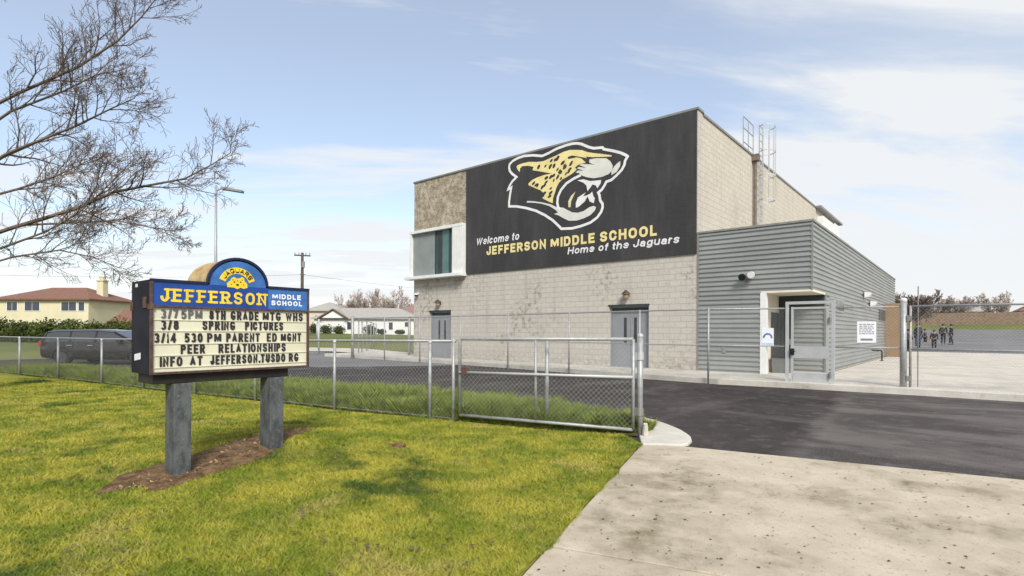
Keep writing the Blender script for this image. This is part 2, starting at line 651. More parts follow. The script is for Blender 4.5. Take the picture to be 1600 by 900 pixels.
def fast_mesh(name, verts, nper, mat, loc=(0, 0, 0)):
    """verts (N*nper,3) numpy, every nper vertices one face"""
    n = len(verts) // nper
    me = bpy.data.meshes.new(name)
    me.vertices.add(len(verts))
    me.vertices.foreach_set('co', (verts - np.array(loc)).astype(np.float32).ravel())
    me.loops.add(n * nper)
    me.loops.foreach_set('vertex_index', np.arange(n * nper, dtype=np.int32))
    me.polygons.add(n)
    me.polygons.foreach_set('loop_start', np.arange(0, n * nper, nper, dtype=np.int32))
    me.polygons.foreach_set('loop_total', np.full(n, nper, dtype=np.int32))
    me.update(calc_edges=True)
    me.materials.append(mat)
    o = bpy.data.objects.new(name, me)
    o.location = loc
    COL.objects.link(o)
    return o


# ------------------------------------------------------------------ stroke lettering
def arc(cx, cy, rx, ry, a0, a1, n=7):
    return [(cx + rx * math.cos(R(a0 + (a1 - a0) * i / n)), cy + ry * math.sin(R(a0 + (a1 - a0) * i / n))) for i in range(n + 1)]


def oval(x0, y0, x1, y1, r=.38):
    ry = min(r, (y1 - y0) / 2)
    rx = (x1 - x0) / 2
    cx = (x0 + x1) / 2
    return arc(cx, y1 - ry, rx, ry, 0, 180, 8) + arc(cx, y0 + ry, rx, ry, 180, 360, 8)


S_CURVE = arc(.5, .75, .5, .25, 20, 180, 7) + arc(.5, .75, .5, .25, 200, 250, 2) + arc(.5, .25, .5, .25, 70, -160, 9)
GLYPH = {  # width, strokes (centre lines in a unit box); a leading 'o' marks a closed stroke
    'A': (.66, [[(0, 0), (.5, 1), (1, 0)], [(.2, .32), (.8, .32)]]),
    'C': (.62, [arc(.5, .62, .5, .38, 20, 180, 7) + arc(.5, .38, .5, .38, 180, 340, 7)]),
    'D': (.62, [['o', (0, 0), (0, 1), (.45, 1)] + arc(.5, .6, .5, .4, 80, 0, 5) + arc(.5, .4, .5, .4, 0, -80, 5) + [(.45, 0)]]),
    'E': (.54, [[(1, 1), (0, 1), (0, 0), (1, 0)], [(0, .52), (.85, .52)]]),
    'F': (.52, [[(1, 1), (0, 1), (0, 0)], [(0, .5), (.85, .5)]]),
    'G': (.66, [arc(.5, .62, .5, .38, 38, 180, 7) + arc(.5, .38, .5, .38, 180, 330, 7) + [(.98, .42), (.62, .42)]]),
    'H': (.62, [[(0, 0), (0, 1)], [(1, 0), (1, 1)], [(0, .52), (1, .52)]]),
    'I': (.14, [[(.5, 0), (.5, 1)]]),
    'J': (.5, [[(1, 1), (1, .3)] + arc(.5, .3, .5, .3, 0, -180, 8)]),
    'L': (.5, [[(0, 1), (0, 0), (1, 0)]]),
    'M': (.8, [[(0, 0), (0, 1)], [(1, 0), (1, 1)], [(.03, 1), (.5, .2), (.97, 1)]]),
    'N': (.62, [[(0, 0), (0, 1), (1, 0), (1, 1)]]),
    'O': (.66, [['o'] + oval(0, 0, 1, 1)]),
    'P': (.58, [[(0, 0), (0, 1)], [(0, 1), (.5, 1)] + arc(.55, .74, .45, .26, 75, -75, 7) + [(.5, .48), (0, .48)]]),
    'R': (.62, [[(0, 0), (0, 1)], [(0, 1), (.5, 1)] + arc(.55, .75, .42, .25, 75, -75, 7) + [(.5, .5), (0, .5)], [(.5, .5), (1, 0)]]),
    'S': (.6, [S_CURVE]),
    'T': (.58, [[(0, 1), (1, 1)], [(.5, 1), (.5, 0)]]),
    'U': (.62, [[(0, 1), (0, .35)] + arc(.5, .35, .5, .35, 180, 360, 8) + [(1, 1)]]),
    'W': (.86, [[(0, 1), (.25, 0), (.5, .9), (.75, 0), (1, 1)]]),
    '0': (.58, [['o'] + oval(0, 0, 1, 1)]),
    '1': (.24, [[(.1, .8), (.75, 1), (.75, 0)]]),
    '3': (.56, [arc(.45, .75, .5, .25, 155, -80, 8) + [(.35, .5)], [(.35, .5)] + arc(.45, .25, .55, .25, 80, -155, 8)]),
    '4': (.6, [[(.75, 0), (.75, 1)], [(.75, 1), (0, .28), (1, .28)]]),
    '5': (.58, [[(.9, 1), (.12, 1), (.05, .55)] + arc(.46, .32, .54, .32, 122, -128, 10)]),
    '7': (.54, [[(0, 1), (1, 1), (.35, 0)]]),
    '8': (.58, [['o'] + arc(.5, .76, .44, .24, 0, 360, 14)[:-1], ['o'] + arc(.5, .27, .5, .27, 0, 360, 14)[:-1]]),
    '/': (.42, [[(0, 0), (1, 1)]]),
    '.': (.12, [[(.5, 0), (.5, .10)]]),
    'a': (.5, [arc(.5, .47, .45, .22, 150, 10, 5) + [(.97, .0)], ['o'] + arc(.48, .2, .48, .2, 0, 360, 12)[:-1]]),
    'c': (.48, [arc(.5, .35, .5, .35, 45, 315, 10)]),
    'e': (.54, [[(.03, .37), (.98, .37)] + arc(.5, .35, .5, .35, 4, 310, 12)]),
    'f': (.32, [[(.45, 0), (.45, .8)] + arc(.85, .8, .4, .18, 180, 90, 4), [(0, .66), (.95, .66)]]),
    'g': (.52, [['o'] + arc(.47, .36, .47, .34, 0, 360, 14)[:-1], [(.98, .7), (.98, -.08)] + arc(.5, -.08, .48, .2, 0, -150, 6)]),
    'h': (.5, [[(0, 0), (0, 1)], [(0, .42)] + arc(.5, .42, .5, .28, 180, 0, 8) + [(1, 0)]]),
    'l': (.12, [[(.5, 0), (.5, 1)]]),
    'm': (.8, [[(0, 0), (0, .7)], [(0, .46)] + arc(.25, .46, .25, .24, 180, 0, 6) + [(.5, 0)], [(.5, .46)] + arc(.75, .46, .25, .24, 180, 0, 6) + [(1, 0)]]),
    'o': (.52, [['o'] + arc(.5, .35, .5, .35, 0, 360, 16)[:-1]]),
    'r': (.32, [[(0, 0), (0, .7)], [(0, .42)] + arc(.6, .42, .6, .27, 180, 70, 5)]),
    's': (.46, [[(x, y * .7) for x, y in S_CURVE]]),
    't': (.3, [[(.45, .95), (.45, .2)] + arc(.85, .2, .4, .2, 180, 270, 4), [(0, .68), (.95, .68)]]),
    'u': (.5, [[(0, .7), (0, .3)] + arc(.5, .3, .5, .3, 180, 360, 8), [(1, .7), (1, 0)]]),
}


def letter_advance(s, gap):
    w = 0
    for ch in s:
        w += .3 if ch == ' ' else GLYPH[ch][0] + gap
    return w - gap


def letters(mb, s, x0, x1, base, cap, thick, mapper, d0, d1, shear=0., gap=.2, serif=False):
    """bold stroke lettering fitted between x0 and x1, standing on the line 'base'"""
    k = (x1 - x0) / letter_advance(s, gap)
    x = x0
    lay = 0
    for ch in s:
        if ch == ' ':
            x += .3 * k
            continue
        w, strokes = GLYPH[ch]
        ww = max(w * k - thick, 1e-4)
        hh = cap - thick

        def pt(p):
            v = base + thick / 2 + p[1] * hh
            return (x + thick / 2 + p[0] * ww + shear * (v - base), v)
        for st in strokes:
            closed = st[0] == 'o'
            P = [pt(p) for p in (st[1:] if closed else st)]
            if not closed and len(P) >= 2:          # butt ends reach the edge of the letter box
                for a, b in ((0, 1), (-1, -2)):
                    q = Vector(P[a]) - Vector(P[b])
                    q = q.normalized() * thick / 2
                    if ch not in 'AVWM73' or abs(q.y) < 1e-9:
                        P[a] = (P[a][0] + q.x, P[a][1] + q.y)
            lay += 1
            mb.ribbon(P, thick, mapper, d0, d1 + (lay % 4) * .00025, closed)
        if serif:
            for (px, py) in SERIF.get(ch, []):
                c = pt((px, py))
                s_w = thick * 1.25
                lay += 1
                q = d1 + .001 + (lay % 4) * .00025
                mb.prism([(c[0] - s_w, c[1] - thick * .42), (c[0] + s_w, c[1] - thick * .42), (c[0] + s_w, c[1] + thick * .42), (c[0] - s_w, c[1] + thick * .42)], mapper, d0, q)
        x += (w + gap) * k
    return mb


SERIF = {'J': [(1, 1)], 'E': [(0, 0), (0, 1)], 'F': [(0, 0), (0, 1)], 'R': [(0, 0), (0, 1), (1, 0)], 'N': [(0, 0), (0, 1), (1, 1)], 'S': [], 'O': []}


# ------------------------------------------------------------------ setting
def interp(x, pts):
    return float(np.interp(x, [p[0] for p in pts], [p[1] for p in pts]))


FENCE = [(-30, 1.75), (-16.92, 3.96), (-14.78, 4.25), (-10.68, 4.97), (-8.48, 5.33), (-6.01, 5.83), (-3.41, 6.62), (-3.1, 6.7)]
VERGE = [(-30, 3.3), (-21, 4.6), (-15.5, 5.65), (-12, 6.6), (-9.2, 7.0), (-7.6, 7.25), (-5.9, 7.3), (-4.7, 7.25), (-4.0, 7.0), (-3.5, 6.75)]
KERBL = [(-34, .0), (-31, 5), (-20, 7.6), (-12, 8.3), (-8, 8.45), (-5.4, 8.34), (-4.85, 8.26), (-4.14, 8.2), (-3.53, 7.8), (-3.05, 7.26), (-2.64, 6.51)]


def fy(x):
    return interp(x, FENCE)


def lawn_h(x, y):
    return .022 + .19 * np.exp(-((x + 6) ** 2 + (y - 3.3) ** 2) / 1.125) + .012 * np.sin(x * 1.7) * np.sin(y * 1.3)


def far_rise(x):
    return np.interp(-x, [34, 44, 92, 3000], [-.02, .02, 1.0, 1.0])


# the far ground, one sheet to the horizon
gx = [-3000, -900, -400, -200, -140] + list(np.linspace(-110, -34, 20)) + [-20, 0, 20, 60, 200, 900, 3000]
gy = [-3000, -600, -100, -20, 0, 15, 30, 45, 60, 75, 90, 110, 150, 300, 900, 3000]
mb = MB()
vs = [(x, y, float(far_rise(x)) if x <= -34 else -.03) for x in gx for y in gy]
fs = [(i * len(gy) + j, (i + 1) * len(gy) + j, (i + 1) * len(gy) + j + 1, i * len(gy) + j + 1) for i in range(len(gx) - 1) for j in range(len(gy) - 1)]
mb.add(vs, fs)
tag(mb.build('ground', M['field'], smooth=True), 'flat green playing field and ground reaching the horizon', 'ground', kind='structure')


def sheet(name, poly, z, mat, label, cat, thick=0.):
    m = MB()
    if thick:
        m.prism(poly, lambda u, v, d: (u, v, d), z - thick, z)
        o = m.build(name, mat, bevel=.012)
    else:
        m.add([(x, y, z) for x, y in poly], [tuple(range(len(poly)))])
        o = m.build(name, mat)
    return tag(o, label, cat, kind='structure')


sheet('asphalt_lane', [(-33.8, -12), (16, -12), (16, 17.2), (-33.8, 20.5)], 0, M['asphalt'], 'dark new asphalt lane running past the school building', 'asphalt')
sheet('asphalt_street', [(-33.7, 7.5), (-19, 11.3), (-16, 15.9), (-33.7, 19.5)], .004, M['asphalt_grey'], 'paler grey asphalt where the lane reaches the side street', 'asphalt')
KERB_FRONT = [(-27, 16.25), (-18, 16.2), (-13.5, 15.9), (-10, 15.4), (-7.5, 15.05), (-5.2, 14.85), (-3.4, 15.1), (-1, 15.3), (14, 15.6)]
sheet('sidewalk', KERB_FRONT + [(14, 17.9), (-3.0, 17.9), (-3.0, 19.6), (-27, 19.6)], .15, M['kerb'], 'raised concrete sidewalk along the foot of the school building', 'sidewalk', .2)
sheet('concrete_yard', [(-2.99, 17.91), (14, 17.91), (14, 46.3), (-3.4, 46.3), (-3.4, 20), (-2.99, 20)], .148, M['yard'], 'pale concrete yard beside the grey metal building', 'yard', .2)
mb = MB()
PY = [(46.31, .13), (60, .5), (80, 1.1), (110, 2.0)]
vs = [(x, y, z) for x in np.linspace(-40, 40, 9) for y, z in PY]
mb.add(vs, [(i * 4 + j, (i + 1) * 4 + j, (i + 1) * 4 + j + 1, i * 4 + j + 1) for i in range(8) for j in range(3)])
tag(mb.build('playground', M['asphalt_grey']), 'grey asphalt playground beyond the concrete yard', 'playground', kind='structure')
mb = MB()
vs = [(x, y, z + .08 * math.sin(x * .3 + y)) for x in np.linspace(-40, 40, 24) for y, z in ((109, 1.85), (112, 2.2), (116, 2.7), (119, 2.9), (220, 3.2))]
mb.add(vs, [(i * 5 + j, (i + 1) * 5 + j, (i + 1) * 5 + j + 1, i * 5 + j + 1) for i in range(23) for j in range(4)])
tag(mb.build('grass_bank', M['field'], smooth=True), 'low green grass bank behind the playground', 'bank', kind='structure')
sheet('concrete_pad', [(-44, 17.5), (-33.9, 20.6), (-27.1, 19.65), (-27.1, 22.5), (-36, 25), (-46, 22)], .03, M['yard'], 'pale concrete strip at the edge of the playing field', 'pavement', .1)

# driveway apron, two slabs with a joint between them
EDGE = lambda y: -3.1 - .307 * (y - 6.18)
mb = MB()
mb.prism([(EDGE(2.875), 2.875), (-3.09, 6.16), (-2.61, 6.44), (-.18, 6.97), (6, 8.3), (6, 5.22)], lambda u, v, d: (u, v, d), -.1, .014)
mb.prism([(EDGE(2.855), 2.855), (6, 5.20), (6, -6), (.64, -6)][::-1], lambda u, v, d: (u, v, d), -.1, .014)
tag(mb.build('driveway', M['apron'], bevel=.006), 'stained pale concrete driveway apron in the foreground', 'driveway', kind='structure')
# concrete nose and kerb round the end of the planted strip
mb = MB()
nose = [(-3.35, 6.62), (-3.09, 6.17), (-2.70, 6.42), (-2.655, 6.55), (-2.70, 6.78), (-2.80, 7.0), (-2.93, 7.19), (-3.10, 7.4), (-3.3, 7.6), (-3.5, 7.77), (-3.72, 7.93), (-3.98, 8.07), (-4.3, 8.19), (-4.6, 8.25), (-4.85, 8.28), (-4.75, 7.9), (-4.2, 7.5)]
mb.prism(nose, lambda u, v, d: (u, v, d), -.05, .036)
top = [(-31, 5.0), (-20, 7.3), (-12, 8.2), (-8, 8.42), (-4.85, 8.28)]
tag(mb.build('kerb', M['kerb'], bevel=.018), 'rounded concrete kerb at the end of the planted verge', 'kerb', kind='structure')

# lawn sheet with a low mound under the sign
mb = MB()
ns, nt = 120, 60
vs = []
for i in range(ns + 1):
    s = (i / ns) ** .7
    xt = -30 + s * 26.9
    xb = -30 + s * 30.64
    yt = fy(xt) if i < ns else 6.18
    if xt > -3.6:
        yt = min(yt, 6.62 - (xt + 3.6) * .88)
    for j in range(nt + 1):
        q = (j / nt) ** .8
        x, y = xb + (xt - xb) * q, -6 + (yt + 6) * q
        vs.append((x, y, float(lawn_h(x, y)) if i < ns else .017))
mb.add(vs, [(i * (nt + 1) + j, (i + 1) * (nt + 1) + j, (i + 1) * (nt + 1) + j + 1, i * (nt + 1) + j + 1) for i in range(ns) for j in range(nt)])
tag(mb.build('lawn', M['lawn'], smooth=True), 'patchy yellow green mown lawn around the sign', 'lawn', kind='structure')
# soil of the verge
mb = MB()
xs = np.linspace(-31, -3.35, 60)
vs = []
for x in xs:
    k = interp(x, [(-31, 5.0), (-20, 7.25), (-12, 8.15), (-8, 8.37), (-5.4, 8.26), (-4.75, 7.9), (-4.2, 7.5), (-3.35, 6.64)])
    a = fy(x) if x > -30 else 1.7
    vs += [(x, a, .02), (x, a + .3 * (k - a), .06), (x, a + .75 * (k - a), .06), (x, k, .025)]
mb.add(vs, [(i * 4 + j, (i + 1) * 4 + j, (i + 1) * 4 + j + 1, i * 4 + j + 1) for i in range(len(xs) - 1) for j in range(3)])
tag(mb.build('verge', M['verge_soil'], smooth=True), 'earth strip between the low fence and the lane', 'verge', kind='structure')

# bare earth under the sign
mb = MB()
cx, cy, axx = -5.93, 2.45, Vector((-.42, 1.13)).normalized()
ring = []
rng = random.Random(4)
for k in range(44):
    a = 2 * PI * k / 44
    r = 1 + .12 * math.sin(3 * a + 1) + .10 * math.sin(7 * a) + rng.uniform(-.05, .05)
    u, v = 1.22 * r * math.cos(a), .42 * r * math.sin(a)
    ring.append((cx + axx.x * u - axx.y * v, cy + axx.y * u + axx.x * v))
vs = [(cx, cy, float(lawn_h(cx, cy)) + .012)]
for f in (.35, .7, 1.0):
    for x, y in ring:
        X, Y = cx + (x - cx) * f, cy + (y - cy) * f
        vs.append((X, Y, float(lawn_h(X, Y)) + (.012 if f < 1 else .006)))
n = len(ring)
fs = [(0, 1 + k, 1 + (k + 1) % n) for k in range(n)]
for q in range(2):
    fs += [(1 + q * n + k, 1 + (q + 1) * n + k, 1 + (q + 1) * n + (k + 1) % n, 1 + q * n + (k + 1) % n) for k in range(n)]
mb.add(vs, fs)
tag(mb.build('bare_earth', M['dirt'], smooth=True), 'bare brown earth and bark around the legs of the sign', 'earth', kind='structure')
DIRT = np.array(ring)


def in_poly(x, y, poly):
    inside = np.zeros(len(x), bool)
    n = len(poly)
    for i in range(n):
        x1, y1 = poly[i]
        x2, y2 = poly[(i + 1) % n]
        c = ((y1 > y) != (y2 > y)) & (x < (x2 - x1) * (y - y1) / (y2 - y1 + 1e-12) + x1)
        inside ^= c
    return inside


def blades(x, y, z, h, w, lean):
    n = len(x)
    a = np.random.rand(n) * 2 * PI
    b = np.random.rand(n) * 2 * PI
    dx, dy = np.cos(a) * w / 2, np.sin(a) * w / 2
    lx, ly = np.cos(b) * h * lean, np.sin(b) * h * lean
    V = np.zeros((n, 3, 3))
    V[:, 0] = np.stack([x - dx, y - dy, z], 1)
    V[:, 1] = np.stack([x + dx, y + dy, z], 1)
    V[:, 2] = np.stack([x + lx, y + ly, z + h], 1)
    return V.reshape(-1, 3)


# mown grass
def sample_lawn(n):
    r = 1.6 + 19 * np.random.rand(n) ** 1.3
    th = R(14) + np.random.rand(n) * R(88)            # fan of ground in front of the walkway, measured from +Y towards -X
    x, y = -r * np.sin(th), r * np.cos(th)
    fyv = np.interp(x, [p[0] for p in FENCE], [p[1] for p in FENCE])
    ok = (y < fyv - .03) & (x < -3.1 - .307 * (y - 6.18) - .02) & (y < 6.62 - np.maximum(x + 3.6, 0) * .88)
    inside = in_poly(x, y, ring)
    ok &= ~(inside & (np.random.rand(n) > .035))
    return x[ok], y[ok]


x, y = sample_lawn(760000)
ne = 16000                                                  # ragged tufts creeping over the driveway edge
ye = .6 + 5.5 * np.random.rand(ne)
xe = -3.1 - .307 * (ye - 6.18) + np.abs(np.random.normal(size=ne)) * .022 * (.6 + .6 * np.sin(ye * 7) * np.sin(ye * 2.9)) - .03
x, y = np.concatenate([x, xe]), np.concatenate([y, ye])
n = len(x)
clump = .6 + .5 * np.sin(x * 5.1 + 2 * np.sin(y * 3.7)) * np.sin(y * 4.6)
h = (.014 + .026 * np.random.rand(n)) * (.75 + .35 * clump)
o = fast_mesh('grass', blades(x, y, lawn_h(x, y) - .004, h, .0035 + .0035 * np.random.rand(n) + .0006 * np.hypot(x, y), 1.1), 3, M['blade'])
tag(o, 'short patchy yellow green grass blades covering the lawn', 'grass', kind='stuff')

# shaggy planting behind the fence
n = 300000
x = -24 + 20.6 * np.random.rand(n) ** .7
fyv = np.interp(x, [p[0] for p in FENCE], [p[1] for p in FENCE])
vyv = np.interp(x, [p[0] for p in VERGE], [p[1] for p in VERGE])
q = np.random.rand(n)
y = fyv + .05 + (vyv - fyv + .3) * q
edge = np.clip(np.minimum(q * 9 + .45, (1.10 - q) * 4.5), .25, 1)
tuft = .72 + .28 * np.sin(x * 5.3 + 2 * np.sin(y * 4.1)) * np.sin(y * 6.2 + 1.5 * np.sin(x * 3.3)) + .14 * np.sin(x * 13 + y * 9)
h = (.15 + .20 * np.random.rand(n)) * edge * tuft * np.interp(x, [-5.5, -3.4], [1.0, .85])
o = fast_mesh('groundcover', blades(x, y, .03 + 0 * x, h, .013 + .017 * np.random.rand(n), .95), 3, M['verge'])
tag(o, 'shaggy green ground cover growing behind the low fence', 'ground cover', kind='stuff')

# fallen bits on the driveway and the lawn
n = 2600
x = -3 + 6 * np.random.rand(n)
y = 1.6 + 6 * np.random.rand(n) ** 1.1
ok = (x > -3.1 - .307 * (y - 6.18) + .05) & (y < 6.9 + .215 * x)
x, y = x[ok], y[ok]
n = len(x)
s = .003 + .013 * np.random.rand(n) ** 5
a = np.random.rand(n) * 2 * PI
V = np.zeros((n, 4, 3))
for k in range(4):
    rr = s * (.6 + .6 * np.random.rand(n))
    V[:, k] = np.stack([x + rr * np.cos(a + k * PI / 2), y + rr * np.sin(a + k * PI / 2), .018 + .004 * np.random.rand(n) + 0 * x], 1)
M['litter'] = simple('dead_leaf_bits', (.11, .085, .06), .9, 0, .5, 9)
n2 = 700
r = 2.6 + 8 * np.random.rand(n2)
th = R(34) + np.random.rand(n2) * R(48)
x2, y2 = -r * np.sin(th), r * np.cos(th)
ok = (y2 < np.interp(x2, [p[0] for p in FENCE], [p[1] for p in FENCE]) - .1) & (x2 < EDGE(y2) - .1)
x2, y2 = x2[ok], y2[ok]
n2 = len(x2)
s2 = .008 + .012 * np.random.rand(n2)
a2 = np.random.rand(n2) * 2 * PI
V2 = np.zeros((n2, 4, 3))
for k in range(4):
    rr = s2 * (.6 + .6 * np.random.rand(n2))
    V2[:, k] = np.stack([x2 + rr * np.cos(a2 + k * PI / 2), y2 + rr * np.sin(a2 + k * PI / 2), lawn_h(x2, y2) + .028 + .01 * np.random.rand(n2)], 1)
o = fast_mesh('leaf_litter', np.concatenate([V.reshape(-1, 3), V2.reshape(-1, 3)]), 4, M['litter'])
tag(o, 'dark fallen leaf bits scattered over driveway and lawn', 'litter', kind='stuff')
# a few wood chips on the bare earth
n = 260
t1, t2 = np.random.rand(n) * 2 * PI, np.sqrt(np.random.rand(n)) * .95
x = cx + t2 * (axx.x * 1.26 * np.cos(t1) - axx.y * .33 * np.sin(t1))
y = cy + t2 * (axx.y * 1.26 * np.cos(t1) + axx.x * .33 * np.sin(t1))
M['chip'] = simple('bark_chip', (.26, .17, .10), .95, 0, .6, 12)
V = blades(x, y, lawn_h(x, y) + .012, .008 + .014 * np.random.rand(n), .012 + .028 * np.random.rand(n), 1.4)
tag(fast_mesh('bark_chips', V, 3, M['chip']), 'loose bark chips on the bare earth under the sign', 'bark', kind='stuff')

# ------------------------------------------------------------------ school gymnasium
WX0, WX1, WY, WTOP = -21.1, -6.85, 17.58, 8.7
gym = thing('school_gymnasium', 'tall block gymnasium with cream painted front wall and black mural', 'building', (-14, WY, .15))


def wall_cells(xs, zs, holes, y0, y1):
    m = MB()
    for i in range(len(xs) - 1):
        for j in range(len(zs) - 1):
            if (i, j) not in holes:
                m.box(xs[i], xs[i + 1], y0, y1, zs[j], zs[j + 1])
    return m


wall_cells([WX0, -19.97, -18.46, -10.13, -8.55, WX1], [.12, 2.34, 6.2], {(1, 0), (3, 0)}, WY, WY + .4).build('front_wall', M['block_front'], gym)
MB().box(WX0, -17.44, WY, WY + .4, 6.2, WTOP).build('split_face_panel', M['block_rough'], gym, label='coarse brown split-face block panel')
MB().box(-17.44, WX1, WY, WY + .4, 6.2, WTOP).build('upper_wall', M['block_front'], gym)
MB().box(WX0 + .001, WX1 - .001, WY + .4, 41, .12, 8.62).build('side_wall', M['block_side'], gym)
mb = MB()
mb.box(WX0 - .04, WX1 + .04, WY - .05, WY + .45, WTOP, WTOP + .07)
mb.box(WX1 - .3, WX1 + .04, WY + .45, 41.05, 8.622, 8.7)
mb.box(WX0 - .04, WX0 + .3, WY + .45, 41.05, 8.622, 8.7)
mb.build('coping', M['coping'], gym)
MB().box(WX1 + .045, -6.55, 35.3, 42.2, 8.60, 8.72).build('roof_overhang', M['coping'], gym)


def double_door(x0, x1):
    zt, y = 2.34, WY + .16
    f = MB()
    f.box(x0, x0 + .06, y - .03, y + .08, .15, zt)
    f.box(x1 - .06, x1, y - .03, y + .08, .15, zt)
    f.box(x0 + .06, x1 - .06, y - .03, y + .08, zt - .06, zt)
    f.box(x0 + .06, x1 - .06, y - .03, y + .08, 2.10, 2.15)
    fr = f.build('door_frame', M['door_grey'], gym)
    MB().box(x0 + .06, x1 - .06, y + .005, y + .045, 2.15, zt - .06).build('transom', M['dark_frame'], fr)
    xm = (x0 + x1) / 2
    for a, b, s in ((x0 + .065, xm - .004, -1), (xm + .004, x1 - .065, 1)):
        d = MB().box(a, b, y, y + .045, .16, 2.095).build('door', M['door_grey'], gym, bevel=.004)
        wx = xm + s * .20
        MB().box(wx - .055, wx + .055, y - .006, y + .02, 1.02, 1.92).build('vision_pane', M['door_glass'], d)
        hx = xm + s * .09
        MB().tube([(hx, y - .05, 1.0), (hx, y - .05, 1.22)], .012, 6).box(hx - .02, hx + .02, y - .05, y - .001, .99, 1.01).box(hx - .02, hx + .02, y - .05, y - .001, 1.21, 1.23).build('handle', M['chrome'], d)
    MB().box(x0 - .02, x1 + .02, WY - .02, WY + .1, zt + .002, zt + .05).build('lintel_shade', M['dark_frame'], gym)  # lintel strip, coloured dark to stand in for the recess shadow
    MB().box(x0 + .02, x1 - .02, WY - .3, WY + .1, .151, .165).build('threshold', M['galv'], gym)


double_door(-19.97, -18.46)
double_door(-10.13, -8.55)

# corner window box
wb = MB()
fy0 = 17.30
wb.box(WX0 - .02, -17.46, fy0, WY - .002, 6.14, 6.28)
wb.box(WX0 - .22, -17.42, 17.12, WY - .003, 3.90, 4.04)
wb.box(WX0 - .02, WX0 + .08, fy0 + .01, WY - .004, 4.04, 6.14)
wb.box(-18.12, -17.46, fy0 + .01, WY - .004, 4.04, 6.14)
win = wb.build('window_box', M['white_paint'], gym, bevel=.008)
for k in range(3):
    MB().box(-18.0 + .19 * k, -17.985 + .19 * k, fy0 + .004, fy0 + .02, 4.045, 6.135).build('panel_joint', M['cream_paint'], win)
MB().box(WX0 + .08, -19.42, WY - .12, WY - .006, 4.04, 6.14).build('blank_panel', M['grey_panel'], win)
for a, b in ((-19.36, -18.48), (-18.40, -18.12)):
    MB().box(a, b, WY - .09, WY - .007, 4.04, 6.14).build('window_pane', M['teal_glass'], win)
MB().box(-19.42, -19.36, WY - .14, WY - .005, 4.04, 6.14).box(-18.48, -18.40, WY - .13, WY - .005, 4.04, 6.14).build('mullion', M['dark_frame'], win)
MB().box(-19.30, -18.95, WY - .0935, WY - .0905, 4.06, 6.12).build('blind', M['dark_frame'], win)

# roof ladder on the side wall with safety cage
M['ladder_paint'] = simple('weathered_ladder_paint', (.50, .50, .49), .5, .1, .08, 5)
lad = thing('roof_ladder', 'white caged ladder rising past the roof edge of gymnasium', 'ladder', (-6.5, 25, 4.6))
lx = WX1 + .12
mb = MB()
for yy in (23.95, 24.4):
    mb.bar((lx, yy, 4.63), (lx, yy, 10.05), .04, .06)
mb.build('ladder_rail', M['ladder_paint'], lad)
for k in range(18):
    MB().tube([(lx, 23.97, 4.9 + .3 * k), (lx, 24.38, 4.9 + .3 * k)], .016, 6).build('rung', M['ladder_paint'], lad)
mb = MB()
for z in (6.9, 7.9, 8.9, 9.95):
    P = [(lx, 23.9, z)] + [(lx + .2 + .36 * math.sin(R(a)), 24.175 - .40 * math.cos(R(a)), z) for a in range(0, 181, 20)] + [(lx, 24.45, z)]
    for i in range(len(P) - 1):
        mb.bar(P[i], P[i + 1], .010, .045)
for a in range(0, 181, 36):
    X, Y = lx + .2 + .36 * math.sin(R(a)), 24.175 - .40 * math.cos(R(a))
    mb.bar((X, Y, 6.9), (X, Y, 9.98), .026, .010)
mb.build('safety_cage', M['ladder_paint'], lad)
mb = MB()
for z in (9.0, 9.55, 10.0):
    mb.tube([(lx - .2, 23.8, z), (lx - .2, 22.5, z)], .018, 6)
for yy in (22.5, 23.15, 23.8):
    mb.tube([(lx - .2, yy, 8.7), (lx - .2, yy, 10.0)], .018, 6)
mb.build('guard_rail', M['galv'], lad)
dp = MB().tube([(WX1 + .10, 23.45, 4.66), (WX1 + .10, 23.45, 8.5)], .055, 8).box(WX1 + .005, WX1 + .26, 23.30, 23.60, 8.40, 8.66)
tag(dp.build('downpipe', M['pipe_brown'], loc=(WX1 + .1, 23.6, 4.66)), 'brown rainwater downpipe with hopper beside the roof ladder', 'downpipe')

# ------------------------------------------------------------------ mural
MUY = 17.52
mural = thing('mural', 'big black painted board with snarling jaguar head and school name', 'mural', (-12.2, MUY, 3.98))
MB().box(-17.44, -6.87, MUY, WY - .003, 3.98, 8.695).build('board', M['mural_black'], mural)


def wmap(u, v, d):
    return (u, MUY - d, v)


OUT = [(-14.90,8.31), (-14.87,8.44), (-14.71,8.54), (-14.43,8.61), (-14.10,8.63), (-13.65,8.57), (-13.16,8.44), (-12.85,8.49), (-12.47,8.58), (-12.04,8.62), (-11.72,8.62), (-11.51,8.59), (-11.31,8.52), (-10.96,8.32), (-10.76,8.24), (-10.39,8.19), (-10.34,8.12), (-9.94,7.97), (-9.66,7.85), (-9.44,7.72), (-9.36,7.65), (-9.46,7.52), (-9.49,7.37), (-9.59,7.22), (-9.80,7.06), (-10.01,6.93), (-10.22,6.90), (-10.29,6.79), (-10.41,6.64), (-10.56,6.56), (-10.51,6.45), (-10.48,6.26), (-10.38,6.12), (-10.37,5.99), (-10.43,5.83), (-10.60,5.64), (-10.89,5.49), (-11.29,5.41), (-11.70,5.37), (-12.21,5.41), (-12.34,5.54), (-12.62,5.79), (-13.01,6.05), (-13.47,6.29), (-14.00,6.48), (-14.48,6.61), (-14.89,6.67), (-14.89,6.87), (-14.83,7.20), (-14.77,7.45), (-14.95,7.39), (-14.86,7.54), (-14.71,7.70), (-14.49,7.83), (-14.74,8.02), (-14.86,8.16)]
